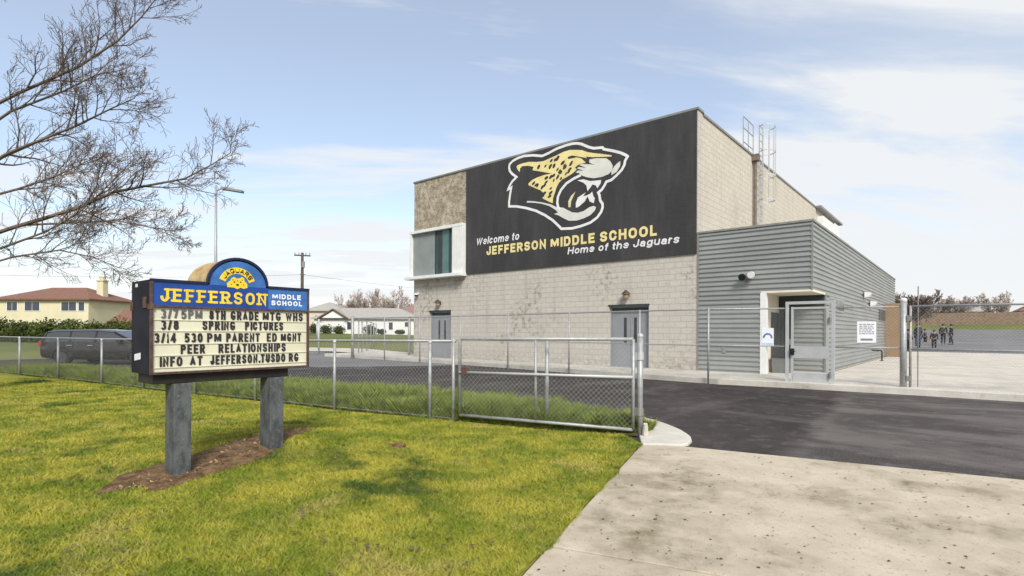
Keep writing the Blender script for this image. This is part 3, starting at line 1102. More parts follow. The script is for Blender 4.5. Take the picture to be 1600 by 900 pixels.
FACE = [(-14.49,8.26), (-14.43,8.32), (-14.19,8.34), (-13.83,8.34), (-13.42,8.25), (-13.08,8.22), (-12.80,8.27), (-12.47,8.32), (-12.14,8.39), (-11.82,8.40), (-11.51,8.34), (-11.26,8.27), (-11.05,8.16), (-10.76,8.06), (-10.42,7.96), (-10.01,7.83), (-10.01,7.78), (-10.42,7.85), (-10.81,7.92), (-11.10,8.00), (-11.05,7.90), (-11.13,7.77), (-11.41,7.77), (-11.59,7.68), (-11.51,7.58), (-11.72,7.47), (-11.98,7.38), (-12.19,7.33), (-12.35,7.21), (-12.46,7.05), (-12.54,6.84), (-12.62,6.65), (-12.63,6.47), (-12.84,6.57), (-13.15,6.75), (-13.04,6.82), (-13.07,6.94), (-13.24,7.08), (-13.53,7.22), (-13.85,7.39), (-13.85,7.46), (-13.65,7.57), (-13.36,7.63), (-13.02,7.66), (-12.68,7.65), (-12.96,7.74), (-13.42,7.89), (-13.65,7.96), (-13.59,8.09), (-13.89,8.19), (-14.19,8.23), (-14.31,8.15), (-14.31,8.01), (-14.43,8.13)]
EYE = [(-11.93,8.15), (-11.72,8.17), (-11.41,8.06), (-11.15,7.97), (-10.93,7.88), (-11.00,7.74), (-11.13,7.81), (-11.31,7.98), (-11.51,8.06), (-11.72,8.06), (-11.90,8.07)]
MUZ = [(-10.95,7.86), (-10.66,7.85), (-10.22,7.76), (-10.06,7.62), (-9.96,7.44), (-9.99,7.26), (-10.13,7.16), (-10.41,7.11), (-10.75,7.12), (-11.05,7.21), (-11.30,7.33), (-11.40,7.43), (-11.56,7.48), (-11.46,7.54), (-11.20,7.49), (-11.51,7.63), (-11.41,7.67), (-11.10,7.57), (-11.41,7.75), (-11.30,7.76), (-10.90,7.67), (-10.71,7.61), (-10.95,7.74)]
NOSE = [(-9.65,7.54), (-9.66,7.36), (-9.80,7.18), (-10.01,7.10), (-10.01,7.26), (-9.89,7.40), (-9.75,7.50)]
RING = [(-11.33,7.34), (-11.66,7.26), (-11.98,7.14), (-12.24,6.92), (-12.38,6.68), (-12.41,6.46), (-12.37,6.27), (-12.26,6.17)]
CHIN = [(-12.40,6.28), (-12.13,6.22), (-11.92,6.10), (-11.71,5.98), (-11.45,5.93), (-11.19,5.96), (-10.94,6.07), (-10.75,6.09), (-10.65,6.03), (-10.70,5.91), (-10.89,5.77), (-11.19,5.68), (-11.50,5.64), (-11.86,5.68), (-12.13,5.82), (-12.34,5.95), (-12.56,6.03), (-12.37,6.07), (-12.51,6.20), (-12.79,6.38), (-13.18,6.53), (-13.59,6.63), (-13.94,6.69), (-13.91,6.75), (-13.53,6.68), (-13.12,6.57), (-12.73,6.44), (-12.43,6.28)]
TEETHU = [(-11.48,7.17), (-11.20,7.16), (-10.90,7.04), (-10.44,7.00), (-10.46,6.88), (-10.60,6.72), (-10.65,6.83), (-10.80,6.90), (-10.95,6.75), (-11.02,6.68), (-11.07,6.90), (-11.20,7.03)]
TEETHL = [(-11.54,6.33), (-11.45,6.51), (-11.30,6.57), (-11.10,6.65), (-11.22,6.52), (-11.05,6.53), (-10.90,6.57), (-10.82,6.63), (-10.77,6.45), (-10.71,6.38), (-10.75,6.19), (-10.92,6.28), (-11.02,6.49), (-11.15,6.31), (-11.40,6.16), (-11.54,6.13)]
CRES = [(-11.57,6.75), (-11.76,6.62), (-11.89,6.43), (-11.88,6.20), (-11.79,6.19), (-11.76,6.41), (-11.66,6.59)]
SPOTS = [(-13.33,8.04), (-12.99,8.00), (-12.71,8.16), (-12.40,8.20), (-12.16,7.97), (-12.57,7.93), (-12.06,7.78), (-12.40,7.76), (-12.26,7.61), (-11.82,7.66), (-12.60,7.55), (-12.94,7.53), (-12.95,7.36), (-12.58,7.36), (-12.24,7.37), (-13.16,7.18), (-12.73,7.07), (-13.59,7.42), (-13.39,7.29), (-12.79,6.76), (-12.00,7.52), (-11.77,7.87), (-13.04,6.92)]
mb = MB()
mb.ribbon(OUT, .098, wmap, .0, .006, True)
mb.build('emblem_outline', M['mural_white'], mural)
MB().prism(FACE, wmap, .0, .006).build('emblem_face', M['mural_yellow'], mural)
mb = MB()
rng = random.Random(2)
EXTRA = [(.5 * (SPOTS[i][0] + SPOTS[j][0]) + .03, .5 * (SPOTS[i][1] + SPOTS[j][1]) - .02) for i, j in ((2, 3), (4, 6), (7, 8), (10, 11), (12, 15), (13, 8), (1, 5), (16, 19), (17, 18), (9, 20))]
for i, (u, v) in enumerate(SPOTS + EXTRA):
    rr = rng.uniform(.055, .095)
    ang = rng.uniform(.4, 1.1)
    P = []
    for k in range(9):
        a = 2 * PI * k / 9
        q = rr * rng.uniform(.8, 1.15)
        px, py = q * 1.25 * math.cos(a), q * .7 * math.sin(a)
        P.append((u + px * math.cos(ang) - py * math.sin(ang), v + px * math.sin(ang) + py * math.cos(ang)))
    mb.prism(P, wmap, .004, .008 + .00006 * i)
mb.prism(EYE, wmap, .004, .0105)
mb.build('emblem_spots', M['mural_black'], mural)
mb = MB()
mb.prism(MUZ, wmap, .0, .010)
mb.prism(NOSE, wmap, .0, .010)
mb.prism(CHIN, wmap, .0, .011)
mb.build('emblem_muzzle', M['mural_pale'], mural)
MB().ribbon(RING, .10, wmap, 0, .012).prism(TEETHU, wmap, 0, .012).prism(TEETHL, wmap, 0, .012).build('emblem_teeth', M['mural_white'], mural)
MB().prism(CRES, wmap, 0, .012).build('emblem_tongue', M['mural_cream'], mural)


def words(s, x0, x1, base, cap, thick, mapper, d0, d1, mat, parent, name='lettering', shear=0., gap=.2, serif=False):
    """one part per word, the line fitted between x0 and x1"""
    k = (x1 - x0) / letter_advance(s, gap)
    x = x0
    for w in s.split(' '):
        n_ = letter_advance(w, gap) * k
        letters(MB(), w, x, x + n_, base, cap, thick, mapper, d0, d1, shear, gap, serif).build(name, mat, parent)
        x += n_ + (gap + .3) * k


words('Welcome to', -16.80, -14.36, 5.215, .32, .054, wmap, 0, .006, M['mural_white'], mural, shear=.2, gap=.13)
words('JEFFERSON MIDDLE SCHOOL', -16.17, -8.24, 4.715, .375, .088, wmap, 0, .006, M['mural_yellow'], mural, gap=.17)
words('Home of the Jaguars', -11.92, -7.46, 4.385, .27, .050, wmap, 0, .006, M['mural_white'], mural, shear=.2, gap=.13)

# ------------------------------------------------------------------ grey metal building
AX, AT = -3.48, 4.62
ann = thing('metal_annex', 'low grey ribbed metal building with recessed corner entry', 'building', (-5.2, WY, .15))
mb = MB()
mb.box(WX1 + .002, -4.86, WY + .03, 40.2, .12, AT - .03)
mb.box(-4.86, AX - .03, 19.55, 40.2, .12, AT - .031)
mb.box(-4.86, AX - .03, WY + .03, 19.55, 2.68, AT - .032)
mb.build('wall_core', M['cream_paint'], ann)


def siding_profile(z0, z1, pitch=.148):
    out, z = [], z0
    while z < z1 - 1e-6:
        for dz, d in ((0, 0), (.060, 0), (.078, .038), (.130, .038)):
            if z + dz <= z1:
                out.append((z + dz, d))
        z += pitch
    out.append((z1, 0))
    return out


def siding(z0, z1, mapper, a0, a1):
    m = MB()
    P = siding_profile(z0, z1)
    vs = [mapper(a, z, d) for a in (a0, a1) for z, d in P]
    n = len(P)
    m.add(vs, [(i, n + i, n + i + 1, i + 1) for i in range(n - 1)])
    return m


front = lambda a, z, d: (a, WY + .024 - d, z)
sidem = lambda a, z, d: (AX - .024 + d, a, z)
back = lambda a, z, d: (a, 19.54 - d, z)
s1 = siding(.15, 2.67, front, WX1 + .003, -4.87)
s1.v += []
m2 = siding(2.67, AT, front, WX1 + .003, AX - .02)
s1.add(m2.v, m2.f)
s1.build('front_siding', M['siding'], ann)
s2 = siding(2.67, AT, sidem, WY + .02, 40.2)
m2 = siding(.15, 2.67, sidem, 19.5, 40.2)
s2.add(m2.v, m2.f)
s2.build('side_siding', M['siding'], ann)
siding(.15, 2.2, back, -4.42, AX - .02).build('entry_siding', M['siding'], ann)
mb = MB()
mb.box(WX1 + .003, AX + .03, WY - .03, WY + .2, AT, AT + .06)
mb.box(AX - .2, AX + .03, WY + .2, 40.22, AT, AT + .06)
mb.box(AX - .03, AX + .012, WY - .012, WY + .03, 2.64, AT)
mb.box(AX - .03, AX + .012, 19.47, 19.52, .15, 2.64)
mb.box(WX1 + .003, WX1 + .06, WY - .02, WY + .02, .15, AT)
mb.build('corner_trim', M['coping'], ann)
MB().box(WX1 + .003, AX - .2, WY + .2, 40.2, AT - .028, AT + .0).build('roof', M['coping'], ann)
MB().box(-4.89, AX - .002, WY - .005, 19.53, 2.60, 2.66).build('soffit', M['cream_paint'], ann)
MB().box(-4.89, -4.72, WY - .02, WY + .18, .15, 2.60).build('entry_post', M['white_paint'], ann)
MB().box(-4.858, -4.84, WY + .18, 19.53, .15, 2.60).build('entry_side_wall', M['cream_paint'], ann)
MB().box(-4.838, -4.82, 18.55, 19.4, .5, 2.05).build('notice_case', M['dark_frame'], ann)
MB().box(-4.82, AX - .04, 19.45, 19.535, 2.2, 2.6).build('entry_top_band', M['dark_frame'], ann)  # dark band across the top of the entry's back wall
d = MB().box(-4.80, -4.44, 19.44, 19.53, .16, 2.19).build('entry_door', M['dark_frame'], ann)
MB().box(-4.50, -4.47, 19.40, 19.44, 1.0, 1.2).build('handle', M['chrome'], d)
for y0, y1 in ((20.0, 21.0), (21.15, 22.7)):
    f = MB().box(AX - .02, AX + .02, y0, y1, 2.12, 2.58).build('window', M['galv'], ann)
    MB().box(AX - .01, AX + .024, y0 + .06, (y0 + y1) / 2 - .02, 2.18, 2.52).box(AX - .01, AX + .024, (y0 + y1) / 2 + .02, y1 - .06, 2.18, 2.52).build('window_pane', M['door_glass'], f)
MB().box(AX - .02, AX + .03, 32.6, 35.0, 2.05, 2.6).build('louver', M['dark_frame'], ann)
MB().box(WX1 + .004, -6.55, 35.8, 41.0, AT + .02, 8.2).build('roof_enclosure', M['white_paint'], ann)
MB().box(-6.02, -5.92, WY - .03, WY + .02, .75, .95).build('outlet_box', M['coping'], ann)


# ------------------------------------------------------------------ wall lamps
M['lamp_glass'] = simple('lamp_lens', (.75, .75, .72), .25, 0, .05, 4, .5)
M['lamp_metal'] = simple('bronze_lamp_metal', (.10, .08, .06), .45, .5)


def jar_lamp(x, z, label):
    t_ = thing('wall_lamp', label, 'lamp', (x, WY, z), 'lamps over the double doors')
    MB().box(x - .06, x + .06, WY - .02, WY, z - .06, z + .1).tube([(x, WY - .02, z + .06), (x, WY - .14, z + .08)], .018, 6).build('bracket', M['lamp_metal'], t_)
    MB().tube([(x, WY - .15, z + .18), (x, WY - .15, z + .13), (x, WY - .15, z + .04), (x, WY - .15, z + .02)], [.03, .07, .15, .16], 12).build('lamp_shade', M['lamp_metal'], t_)
    MB().tube([(x, WY - .15, z + .018), (x, WY - .15, z - .1), (x, WY - .15, z - .17)], [.11, .10, .05], 12).build('lamp_glass', simple_lens, t_)


simple_lens = simple('amber_lens', (.30, .24, .16), .3, 0, .1, 4, .5)
jar_lamp(-9.36, 2.72, 'bronze jar lamp above the right double door')
jar_lamp(-19.2, 2.72, 'bronze jar lamp above the left double door below window box')

t_ = thing('security_camera', 'small white camera on the left edge of the block wall', 'camera', (-20.75, WY, 3.15))
MB().box(-20.80, -20.70, WY - .03, WY, 3.2, 3.32).tube([(-20.75, WY - .02, 3.26), (-20.75, WY - .16, 3.22)], .02, 6).build('bracket', M['white_paint'], t_)
MB().tube([(-20.75, WY - .16, 3.24), (-20.75, WY - .16, 3.17)], [.10, .10], 12).build('housing', M['white_paint'], t_)
MB().ball((-20.75, WY - .16, 3.16), .08, 12, 6).build('dome', M['black_plastic'], t_, smooth=True)

t_ = thing('flood_light', 'twin headed round flood light on the grey ribbed front wall', 'lamp', (-5.22, WY, 3.12))
MB().tube([(-5.22, WY + .0, 3.12), (-5.22, WY - .06, 3.12)], .10, 12).build('base', M['coping'], t_)
for sx, dz, mt in ((-.14, 0, 'black_plastic'), (.12, .05, 'white_paint')):
    hd = MB().tube([(-5.22 + sx * .5, WY - .05, 3.12), (-5.22 + sx, WY - .14, 3.12 + dz)], .02, 6).tube([(-5.22 + sx, WY - .10, 3.13 + dz), (-5.22 + sx, WY - .19, 3.11 + dz), (-5.22 + sx, WY - .26, 3.09 + dz)], [.05, .10, .11], 12).build('lamp_head', M[mt], t_)
    MB().tube([(-5.22 + sx, WY - .26, 3.0905 + dz), (-5.22 + sx, WY - .268, 3.089 + dz)], .08 if sx < 0 else .095, 12).build('lens', M['door_glass' if sx < 0 else 'lamp_glass'], hd)
for (yy, zz, lab) in ((27.4, 3.02, 'white box lamp higher on the long ribbed side wall'), (29.2, 2.72, 'white box lamp lower and farther along ribbed side wall')):
    t_ = thing('side_lamp', lab, 'lamp', (AX, yy, zz), 'lamps on the ribbed side wall')
    MB().box(AX, AX + .06, yy - .1, yy + .1, zz - .1, zz + .12).build('base', M['coping'], t_)
    MB().add([(AX + .06, yy - .2, zz + .12), (AX + .06, yy + .2, zz + .12), (AX + .30, yy + .2, zz + .08), (AX + .30, yy - .2, zz + .08),
              (AX + .06, yy - .2, zz - .12), (AX + .06, yy + .2, zz - .12), (AX + .22, yy + .2, zz - .08), (AX + .22, yy - .2, zz - .08)],
             [(0, 1, 2, 3)[::-1], (4, 5, 6, 7), (0, 3, 7, 4), (1, 5, 6, 2), (3, 2, 6, 7), (0, 4, 5, 1)]).build('lamp_head', M['white_paint'], t_)

# brown board, bin, hand rail, poster
M['plywood'] = simple('brown_plywood', (.29, .19, .105), .75, 0, .12, 1.2)
t_ = thing('plywood_screen', 'tall brown board standing out from far end of metal building', 'screen', (-3.1, 35, .15))
MB().box(-3.44, -2.78, 35, 35.05, .16, 2.98).build('board', M['plywood'], t_)
mb = MB()
for xx in (-3.42, -2.84):
    mb.box(xx, xx + .06, 35.05, 35.11, .15, 2.98)
mb.box(-3.36, -2.84, 35.051, 35.10, 1.5, 1.56)
mb.build('frame', M['coping'], t_)
M['bin'] = simple('grey_bin_plastic', (.15, .155, .155), .6)
t_ = thing('waste_bin', 'dark grey square bin inside the recessed entry', 'bin', (-4.5, 18.5, .15))
MB().add([(-4.70 - .03 * k, 18.25 - .03 * k, z) for k, z in ((0, .15), (1, .62))] + [(-4.26 + .03 * k, 18.25 - .03 * k, z) for k, z in ((0, .15), (1, .62))] + [(-4.26 + .03 * k, 18.69 + .03 * k, z) for k, z in ((0, .15), (1, .62))] + [(-4.70 - .03 * k, 18.69 + .03 * k, z) for k, z in ((0, .15), (1, .62))],
         [(0, 2, 3, 1), (2, 4, 5, 3), (4, 6, 7, 5), (6, 0, 1, 7), (0, 6, 4, 2)]).build('bin_body', M['bin'], t_)
MB().box(-4.75, -4.21, 18.20, 18.74, .62, .67).build('rim', M['black_plastic'], t_, bevel=.01)
mb = MB().tube([(-3.44, 29.6, .62), (-3.12, 29.6, .62), (-3.06, 29.6, .60), (-3.04, 29.6, .54), (-3.04, 29.6, .15)], .035, 8)
mb.tube([(-3.04, 29.6, .15), (-3.04, 29.6, .17)], .08, 10)
tag(mb.build('hand_rail', M['black_plastic'], loc=(-3.04, 29.6, .15)), 'short bent black pipe rail at the foot of ribbed side wall', 'rail')

M['paper'] = simple('white_sign_sheet', (.78, .79, .82), .6, 0, .03, 3)
M['poster_blue'] = simple('poster_blue', (.05, .13, .36), .6)
M['poster_pale'] = simple('poster_pale_blue', (.45, .58, .70), .6)
t_ = thing('poster', 'white poster with blue round face symbol on the entry post', 'poster', (-4.66, WY - .03, 1.25))
pm = lambda u, v, d: (u, WY - .024 - d, v)
MB().prism([(-4.84, .99), (-4.50, .99), (-4.50, 1.54), (-4.84, 1.54)], pm, 0, .006).build('sheet', M['paper'], t_)
MB().ribbon([(-4.67 + .115 * math.cos(R(a)), 1.235 + .13 * math.sin(R(a))) for a in range(0, 181, 15)], .05, pm, .006, .008).build('symbol', M['poster_blue'], t_)
MB().prism([(-4.82, 1.0), (-4.52, 1.0), (-4.52, 1.09), (-4.82, 1.09)], pm, .006, .008).build('colour_band', M['poster_pale'], t_)


# ------------------------------------------------------------------ chain link
def chain_link(mb, a, b, z0, z1, step=.071, r=.0016, za=None):
    """two crossing layers of thin diagonal wires on the vertical plane a-b"""
    a, b = Vector((a[0], a[1])), Vector((b[0], b[1]))
    L = (b - a).length
    d = (b - a) / L
    nrm = Vector((-d.y, d.x))
    H = z1 - z0
    k = -H
    while k < L:
        for sgn in (0, 1):
            s0, s1 = k, k + H
            h0, h1 = 0., H
            if s0 < 0:
                h0 = -s0
                s0 = 0.
            if s1 > L:
                h1 = H - (s1 - L)
                s1 = L
            if s1 - s0 > .01:
                if sgn:
                    h0, h1 = H - h0, H - h1
                p, q = a + d * s0, a + d * s1
                off = nrm * (r * (1 if sgn else -1))
                t = Vector((d.x, d.y, (h1 - h0) / (s1 - s0))).normalized()
                n3 = Vector((nrm.x, nrm.y, 0))
                s = t.cross(n3)
                vs = []
                for (c, h) in ((p, h0), (q, h1)):
                    o = Vector((c.x + off.x, c.y + off.y, z0 + h))
                    vs += [o + n3 * r, o - n3 * r * .5 + s * r * .87, o - n3 * r * .5 - s * r * .87]
                mb.add(vs, [(0, 1, 4, 3), (1, 2, 5, 4), (2, 0, 3, 5)])
        k += step
    return mb


# low fence along the verge
low = thing('low_fence', 'low galvanised chain link fence running along the edge of lawn', 'fence', (-16, 4, 0))
rail_z = [(-30, 1.16), (-17, 1.16), (-14.8, 1.18), (-10.7, 1.21), (-6, 1.25)]
pts = [(x, y) for x, y in FENCE if x <= -6.0]
R3 = [(x, y, interp(x, rail_z)) for x, y in pts]
MB().tube(R3, .021, 8).build('top_rail', M['galv'], low, smooth=True)
cl = MB()
for i in range(len(pts) - 1):
    chain_link(cl, pts[i], pts[i + 1], .05, interp(.5 * (pts[i][0] + pts[i + 1][0]), rail_z) + .01, .071, .0011)
cl.build('chain_link', M['wire'], low)
MB().tube([(x, y, .07) for x, y in pts], .003, 4).build('bottom_wire', M['wire'], low)
for x in (-28.5, -25.2, -22, -19.4, -16.92, -14.78, -12.7, -10.68, -8.48, -6.46):
    y, z = fy(x), interp(x, rail_z)
    p = MB().tube([(x, y - .03, -.05), (x, y - .03, z - .03)], .026, 8).build('post', M['galv'], low, smooth=True)
    MB().tube([(x, y - .03, z - .03), (x, y - .028, z + .02)], [.034, .024], 8).build('post_cap', M['galv_bright'], p)

# swing gate standing open along the lawn
gate = thing('vehicle_gate', 'wide low galvanised chain link gate with middle rail', 'gate', (-4.7, 6.24, 0))
ga, gb = Vector((-5.93, 5.84)), Vector((-3.43, 6.60))


def gp(s, z, off=0.):
    d = gb - ga
    n = Vector((-d.y, d.x)).normalized()
    q = ga + d * s + n * off
    return (q.x, q.y, z)


fr = MB()
z0, z1 = .13, 1.285
fr.tube([gp(0, z0), gp(0, z1 - .03), gp(.01, z1), gp(1, z1 + .02)], .024, 8)
fr.tube([gp(0, z0), gp(1, z0 - .03)], .024, 8)
fr.tube([gp(1, z0 - .03), gp(1, z1 + .02)], .024, 8)
fr.build('gate_frame', M['galv'], gate, smooth=True)
MB().tube([gp(.0, .78, -.03), gp(1, .80, -.03)], .020, 8).build('middle_rail', M['galv_bright'], gate, smooth=True)
MB().tube([gp(.47, z0), gp(.47, z1)], .019, 8).build('brace', M['galv'], gate, smooth=True)
MB().box(-5.86, -5.78, 5.80, 5.88, .76, .86).build('latch', M['rust'], gate)
cl = MB()
chain_link(cl, gp(.01, 0)[:2], gp(.99, 0)[:2], z0 + .0, z1, .071, .0014)
cl.build('chain_link', M['wire'], gate)

for (x, y, h, lab) in ((-6.03, 5.80, 1.24, 'slim gate post at the left end of the low vehicle gate'), (-3.36, 6.66, 1.34, 'stout hinge post at the driveway end of the low vehicle gate')):
    stout = h > 1.3
    t_ = thing('gate_post', lab, 'post', (x, y, 0), 'posts of the low vehicle gate')
    r = .038 if stout else .024
    MB().tube([(x, y, -.05), (x, y, h)], r, 10).build('post', M['galv'], t_, smooth=True)
    MB().tube([(x, y, h), (x, y, h + .03), (x, y, h + .045)], [r * 1.15, r * 1.05, r * .3], 10).build('post_cap', M['galv_bright'], t_)
    if stout:
        for z in (1.08, .34):
            MB().tube([(x, y, z - .05), (x, y, z + .05)], .048, 10).box(x - .11, x - .02, y - .035, y + .01, z - .05, z + .05).build('hinge', M['galv_bright'] if z > 1 else M['coping'], t_)
mb = MB().tube([(-3.27, 6.64, .05), (-3.25, 6.60, .20)], [.042, .028], 8)
tag(mb.build('footing_stub', M['kerb'], loc=(-3.3, 6.7, .05)), 'short pale pipe stub at foot of the gate hinge post', 'pipe')
# slim post standing behind the gate
p = MB().tube([(-5.0, 7.02, 0), (-5.0, 7.02, 1.3)], .034, 8)
p = MB().tube([(-4.72, 6.42, 0), (-4.72, 6.42, 1.27)], .030, 8)
tag(p.build('support_post', M['galv'], loc=(-4.72, 6.42, 0), smooth=True), 'thick upright post just behind the middle of low gate', 'post')

# tall fence along the kerb
tall = thing('tall_fence', 'tall chain link fence along the kerb in front of gymnasium', 'fence', (-14, 15.9, 0))
TF = [(-24, 16.05), (-18, 16.1), (-13.5, 15.8), (-10, 15.28), (-7.5, 14.93), (-5.4, 14.78), (-3.68, 15.38)]
mb = MB()
for z, r in ((2.03, .021), (1.05, .012)):
    mb.tube([(x, y, z) for x, y in TF], r, 6)
mb.build('rail', M['galv'], tall, smooth=True)
cl = MB()
for i in range(len(TF) - 1):
    chain_link(cl, TF[i], TF[i + 1], .04, 2.03, .075, .0016)
cl.build('chain_link', M['wire'], tall)
for x in (-24, -21.4, -18.86, -16.15, -13.42, -10.33, -7.54, -5.43):
    y = interp(x, TF)
    r = .075 if x == -24 else .027
    MB().tube([(x, y - .03, -.05), (x, y - .03, 2.06 + (.1 if x == -24 else 0))], r, 8).build('post', M['galv'], tall, smooth=True)

# field fence going away from the corner post, and one beyond it
ff = thing('field_fence', 'tall chain link fence crossing the edge of the playing field', 'fence', (-30, 19, 0))
FF = [(-24.1, 16.2), (-29.07, 20.08), (-34.63, 24.71), (-44, 32)]
MB().tube([(x, y, 2.05) for x, y in FF], .022, 6).tube([(x, y, 1.0) for x, y in FF], .014, 6).build('rail', M['galv'], ff, smooth=True)
for x in (-26.6, -29.07, -31.8, -34.63, -39, -44):
    y = interp(-x, [(-a, b) for a, b in FF])
    MB().tube([(x, y, -.05), (x, y, 2.1)], .034, 8).build('post', M['galv'], ff, smooth=True)
bf = thing('back_fence', 'distant chain link fence on the left beyond the corner post', 'fence', (-45, 24, 0))
BF = [(-30.2, 17.8), (-35.96, 21.17), (-52, 30.5), (-65, 38)]
MB().tube([(x, y, 2.05 + max(0, float(far_rise(x)))) for x, y in BF], .022, 6).build('rail', M['galv'], bf, smooth=True)
for x, y in BF[:3] + [(-43, 25.3), (-59, 34.5)]:
    z = max(0, float(far_rise(x)))
    MB().tube([(x, y, z - .05), (x, y, z + 2.1)], .05, 8).build('post', M['galv_bright'], bf, smooth=True)
# wall end post by the building
tag(MB().tube([(-22.2, 18.2, .0), (-22.2, 18.2, 2.15)], .07, 8).build('fence_post', M['galv'], loc=(-22.2, 18.2, 0), smooth=True), 'thick steel fence post beside left corner of gymnasium', 'post')
'''ef = thing('end_fence', 'short chain link panel closing the gap left of gymnasium', 'fence', (-23, 17.3, 0))
cl = MB()
chain_link(cl, (-24, 16.2), (-22.2, 18.15), .05, 2.03, .075, .0016)
cl.build('chain_link', M['wire'], ef)
MB().tube([(-24, 16.2, 2.03), (-22.2, 18.15, 2.03)], .02, 6).build('rail', M['galv'], ef)'''

# pedestrian gate
pg = thing('pedestrian_gate', 'narrow steel framed mesh gate with solid lock plate', 'gate', (-3.1, 15.4, 0))
GY = 15.38
mb = MB()
for x in (-3.62, -2.58):
    mb.box(x - .035, x + .035, GY - .035, GY + .035, 0, 2.2)
mb.box(-3.585, -2.615, GY - .034, GY + .034, 2.13, 2.2)
mb.build('gate_frame', M['galv_bright'], pg)
lf = MB()
for x in (-3.50, -2.70):
    lf.box(x - .025, x + .025, GY - .025, GY + .025, .06, 2.06)
for z in (2.03, .36):
    lf.box(-3.475, -2.725, GY - .024, GY + .024, z - .025, z + .025)
leaf = lf.build('gate_leaf', M['galv_bright'], pg)
cl = MB()
chain_link(cl, (-3.49, GY), (-2.71, GY), .36, 2.03, .04, .0015)
cl.build('mesh_infill', M['wire'], leaf)
MB().box(-3.53, -2.69, GY - .034, GY - .026, .76, 1.06).build('lock_plate', M['galv_bright'], leaf)
MB().box(-3.475, -2.725, GY - .036, GY - .028, .06, .335).build('kick_plate', M['galv_bright'], leaf)
MB().box(-3.535, -3.44, GY - .09, GY - .035, .84, 1.00).tube([(-3.48, GY - .09, .93), (-3.48, GY - .13, .93), (-3.40, GY - .13, .93)], .014, 6).build('lock_box', M['black_plastic'], leaf, bevel=.01)
for z in (1.72, .34):
    MB().box(-2.675, -2.61, GY - .06, GY - .03, z - .06, z + .06).tube([(-2.64, GY - .06, z - .08), (-2.64, GY - .06, z + .08)], .02, 6).build('hinge', M['coping'], pg)

# fence bay with notice between the two gates
bay = thing('fence_bay', 'single tall chain link fence bay holding a white notice', 'fence', (-1.9, 15.5, 0))
mb = MB()
for z in (2.02, 1.05, .1):
    mb.tube([(-2.54, 15.42, z), (-1.24, 15.62, z)], .018, 6)
mb.build('rail', M['galv'], bay, smooth=True)
cl = MB()
chain_link(cl, (-2.54, 15.42), (-1.24, 15.62), .08, 2.02, .075, .0017)
cl.build('chain_link', M['wire'], bay)
nb = thing('notice_board', 'white rectangular notice with dark lines wired to the fence', 'sign', (-1.9, 15.46, 1.2))


def nmap(u, v, d):
    return (u, 15.41 + (u + 2.54) * .154 + .05 - .06 - d, v)


MB().prism([(-2.09, 1.17), (-1.71, 1.17), (-1.71, 1.68), (-2.09, 1.68)], nmap, 0, .006).build('plate', M['paper'], nb)
mb = MB()
rng = random.Random(5)
for i, v in enumerate((1.60, 1.555, 1.51, 1.465, 1.42, 1.375)):
    u = -2.05
    while u < -1.78:
        w = rng.uniform(.03, .08)
        mb.prism([(u, v), (min(u + w, -1.75), v), (min(u + w, -1.75), v + .022), (u, v + .022)], nmap, .006, .0075)
        u += w + .015
mb.prism([(-2.02, 1.22), (-1.78, 1.22), (-1.78, 1.27), (-2.02, 1.27)], nmap, .006, .0075)
mb.build('printed_lines', M['coping'], nb)

# right-hand gate
rg = thing('sliding_gate', 'wide tall chain link gate at the right edge', 'gate', (-.5, 15.65, 0))
GA, GB = Vector((-1.06, 15.66)), Vector((3.4, 16.0))
rp = lambda s, z: (GA.x + (GB.x - GA.x) * s, GA.y + (GB.y - GA.y) * s, z)
mb = MB()
for z in (.10, 1.03, 2.03):
    mb.tube([rp(0, z), rp(1, z)], .024, 8)
for s in (0, .5, 1):
    mb.tube([rp(s, .1), rp(s, 2.04)], .026, 8)
mb.build('gate_frame', M['galv'], rg, smooth=True)
cl = MB()
chain_link(cl, rp(0, 0)[:2], rp(1, 0)[:2], .1, 2.03, .075, .0012)
cl.build('chain_link', M['wire'], rg)
rpost = thing('gate_post', 'thick steel post with white cap hinging the right gate', 'post', (-1.19, 15.62, 0))
MB().tube([(-1.19, 15.62, -.05), (-1.19, 15.62, 2.16)], .068, 12).build('post', M['galv'], rpost, smooth=True)
MB().ball((-1.19, 15.62, 2.17), .075, 12, 8, (1, 1, .8)).build('post_cap', M['white_paint'], rpost, smooth=True)
for z in (1.75, .35):
    MB().box(-1.13, -1.03, 15.56, 15.64, z - .06, z + .06).build('hinge', M['coping'], rpost)
MB().box(-1.5, -.9, 15.45, 15.8, .0, .06).build('footing', M['kerb'], rpost, bevel=.01)
tag(MB().tube([(-.93, 15.85, 0), (-.93, 15.85, 2.5)], .012, 8).build('thin_rod', M['coping'], loc=(-.93, 15.85, 0)), 'thin upright rod rising behind the right gate post', 'rod')

# ------------------------------------------------------------------ marquee sign
sign = thing('marquee_sign', 'school marquee sign on two steel legs with blue arched header', 'sign', (-5.86, 2.4, .08))
SXF = -5.60
M['sign_case'] = simple('dark_sign_case', (.020, .018, .027), .75, 0, .3, 3, .15)
M['sign_leg'] = None
t = NT('weathered_leg_paint')
p = t.pos()
nz = t.noise(t.map(p, (1, 1, .45)), 11, 7, .7)
col = t.mix(t.step(nz, .36, .62), (.060, .066, .068), (.125, .135, .135))
col = t.mix(t.math('MULTIPLY', t.step(t.noise(p, 30, 5, .7), .56, .70), .8), col, (.24, .245, .235))
t.bump(nz, .2, .01)
M['sign_leg'] = t.done(col, .6, .2, .3)
M['sign_beam'] = simple('dark_brown_beam', (.022, .018, .016), .6, 0, .3, 6)
M['header_blue'] = simple('header_blue', (.012, .055, .27), .35, 0, .25, 4, .4)
M['header_pale'] = simple('header_paler_blue', (.04, .145, .40), .35, 0, .25, 5, .4)
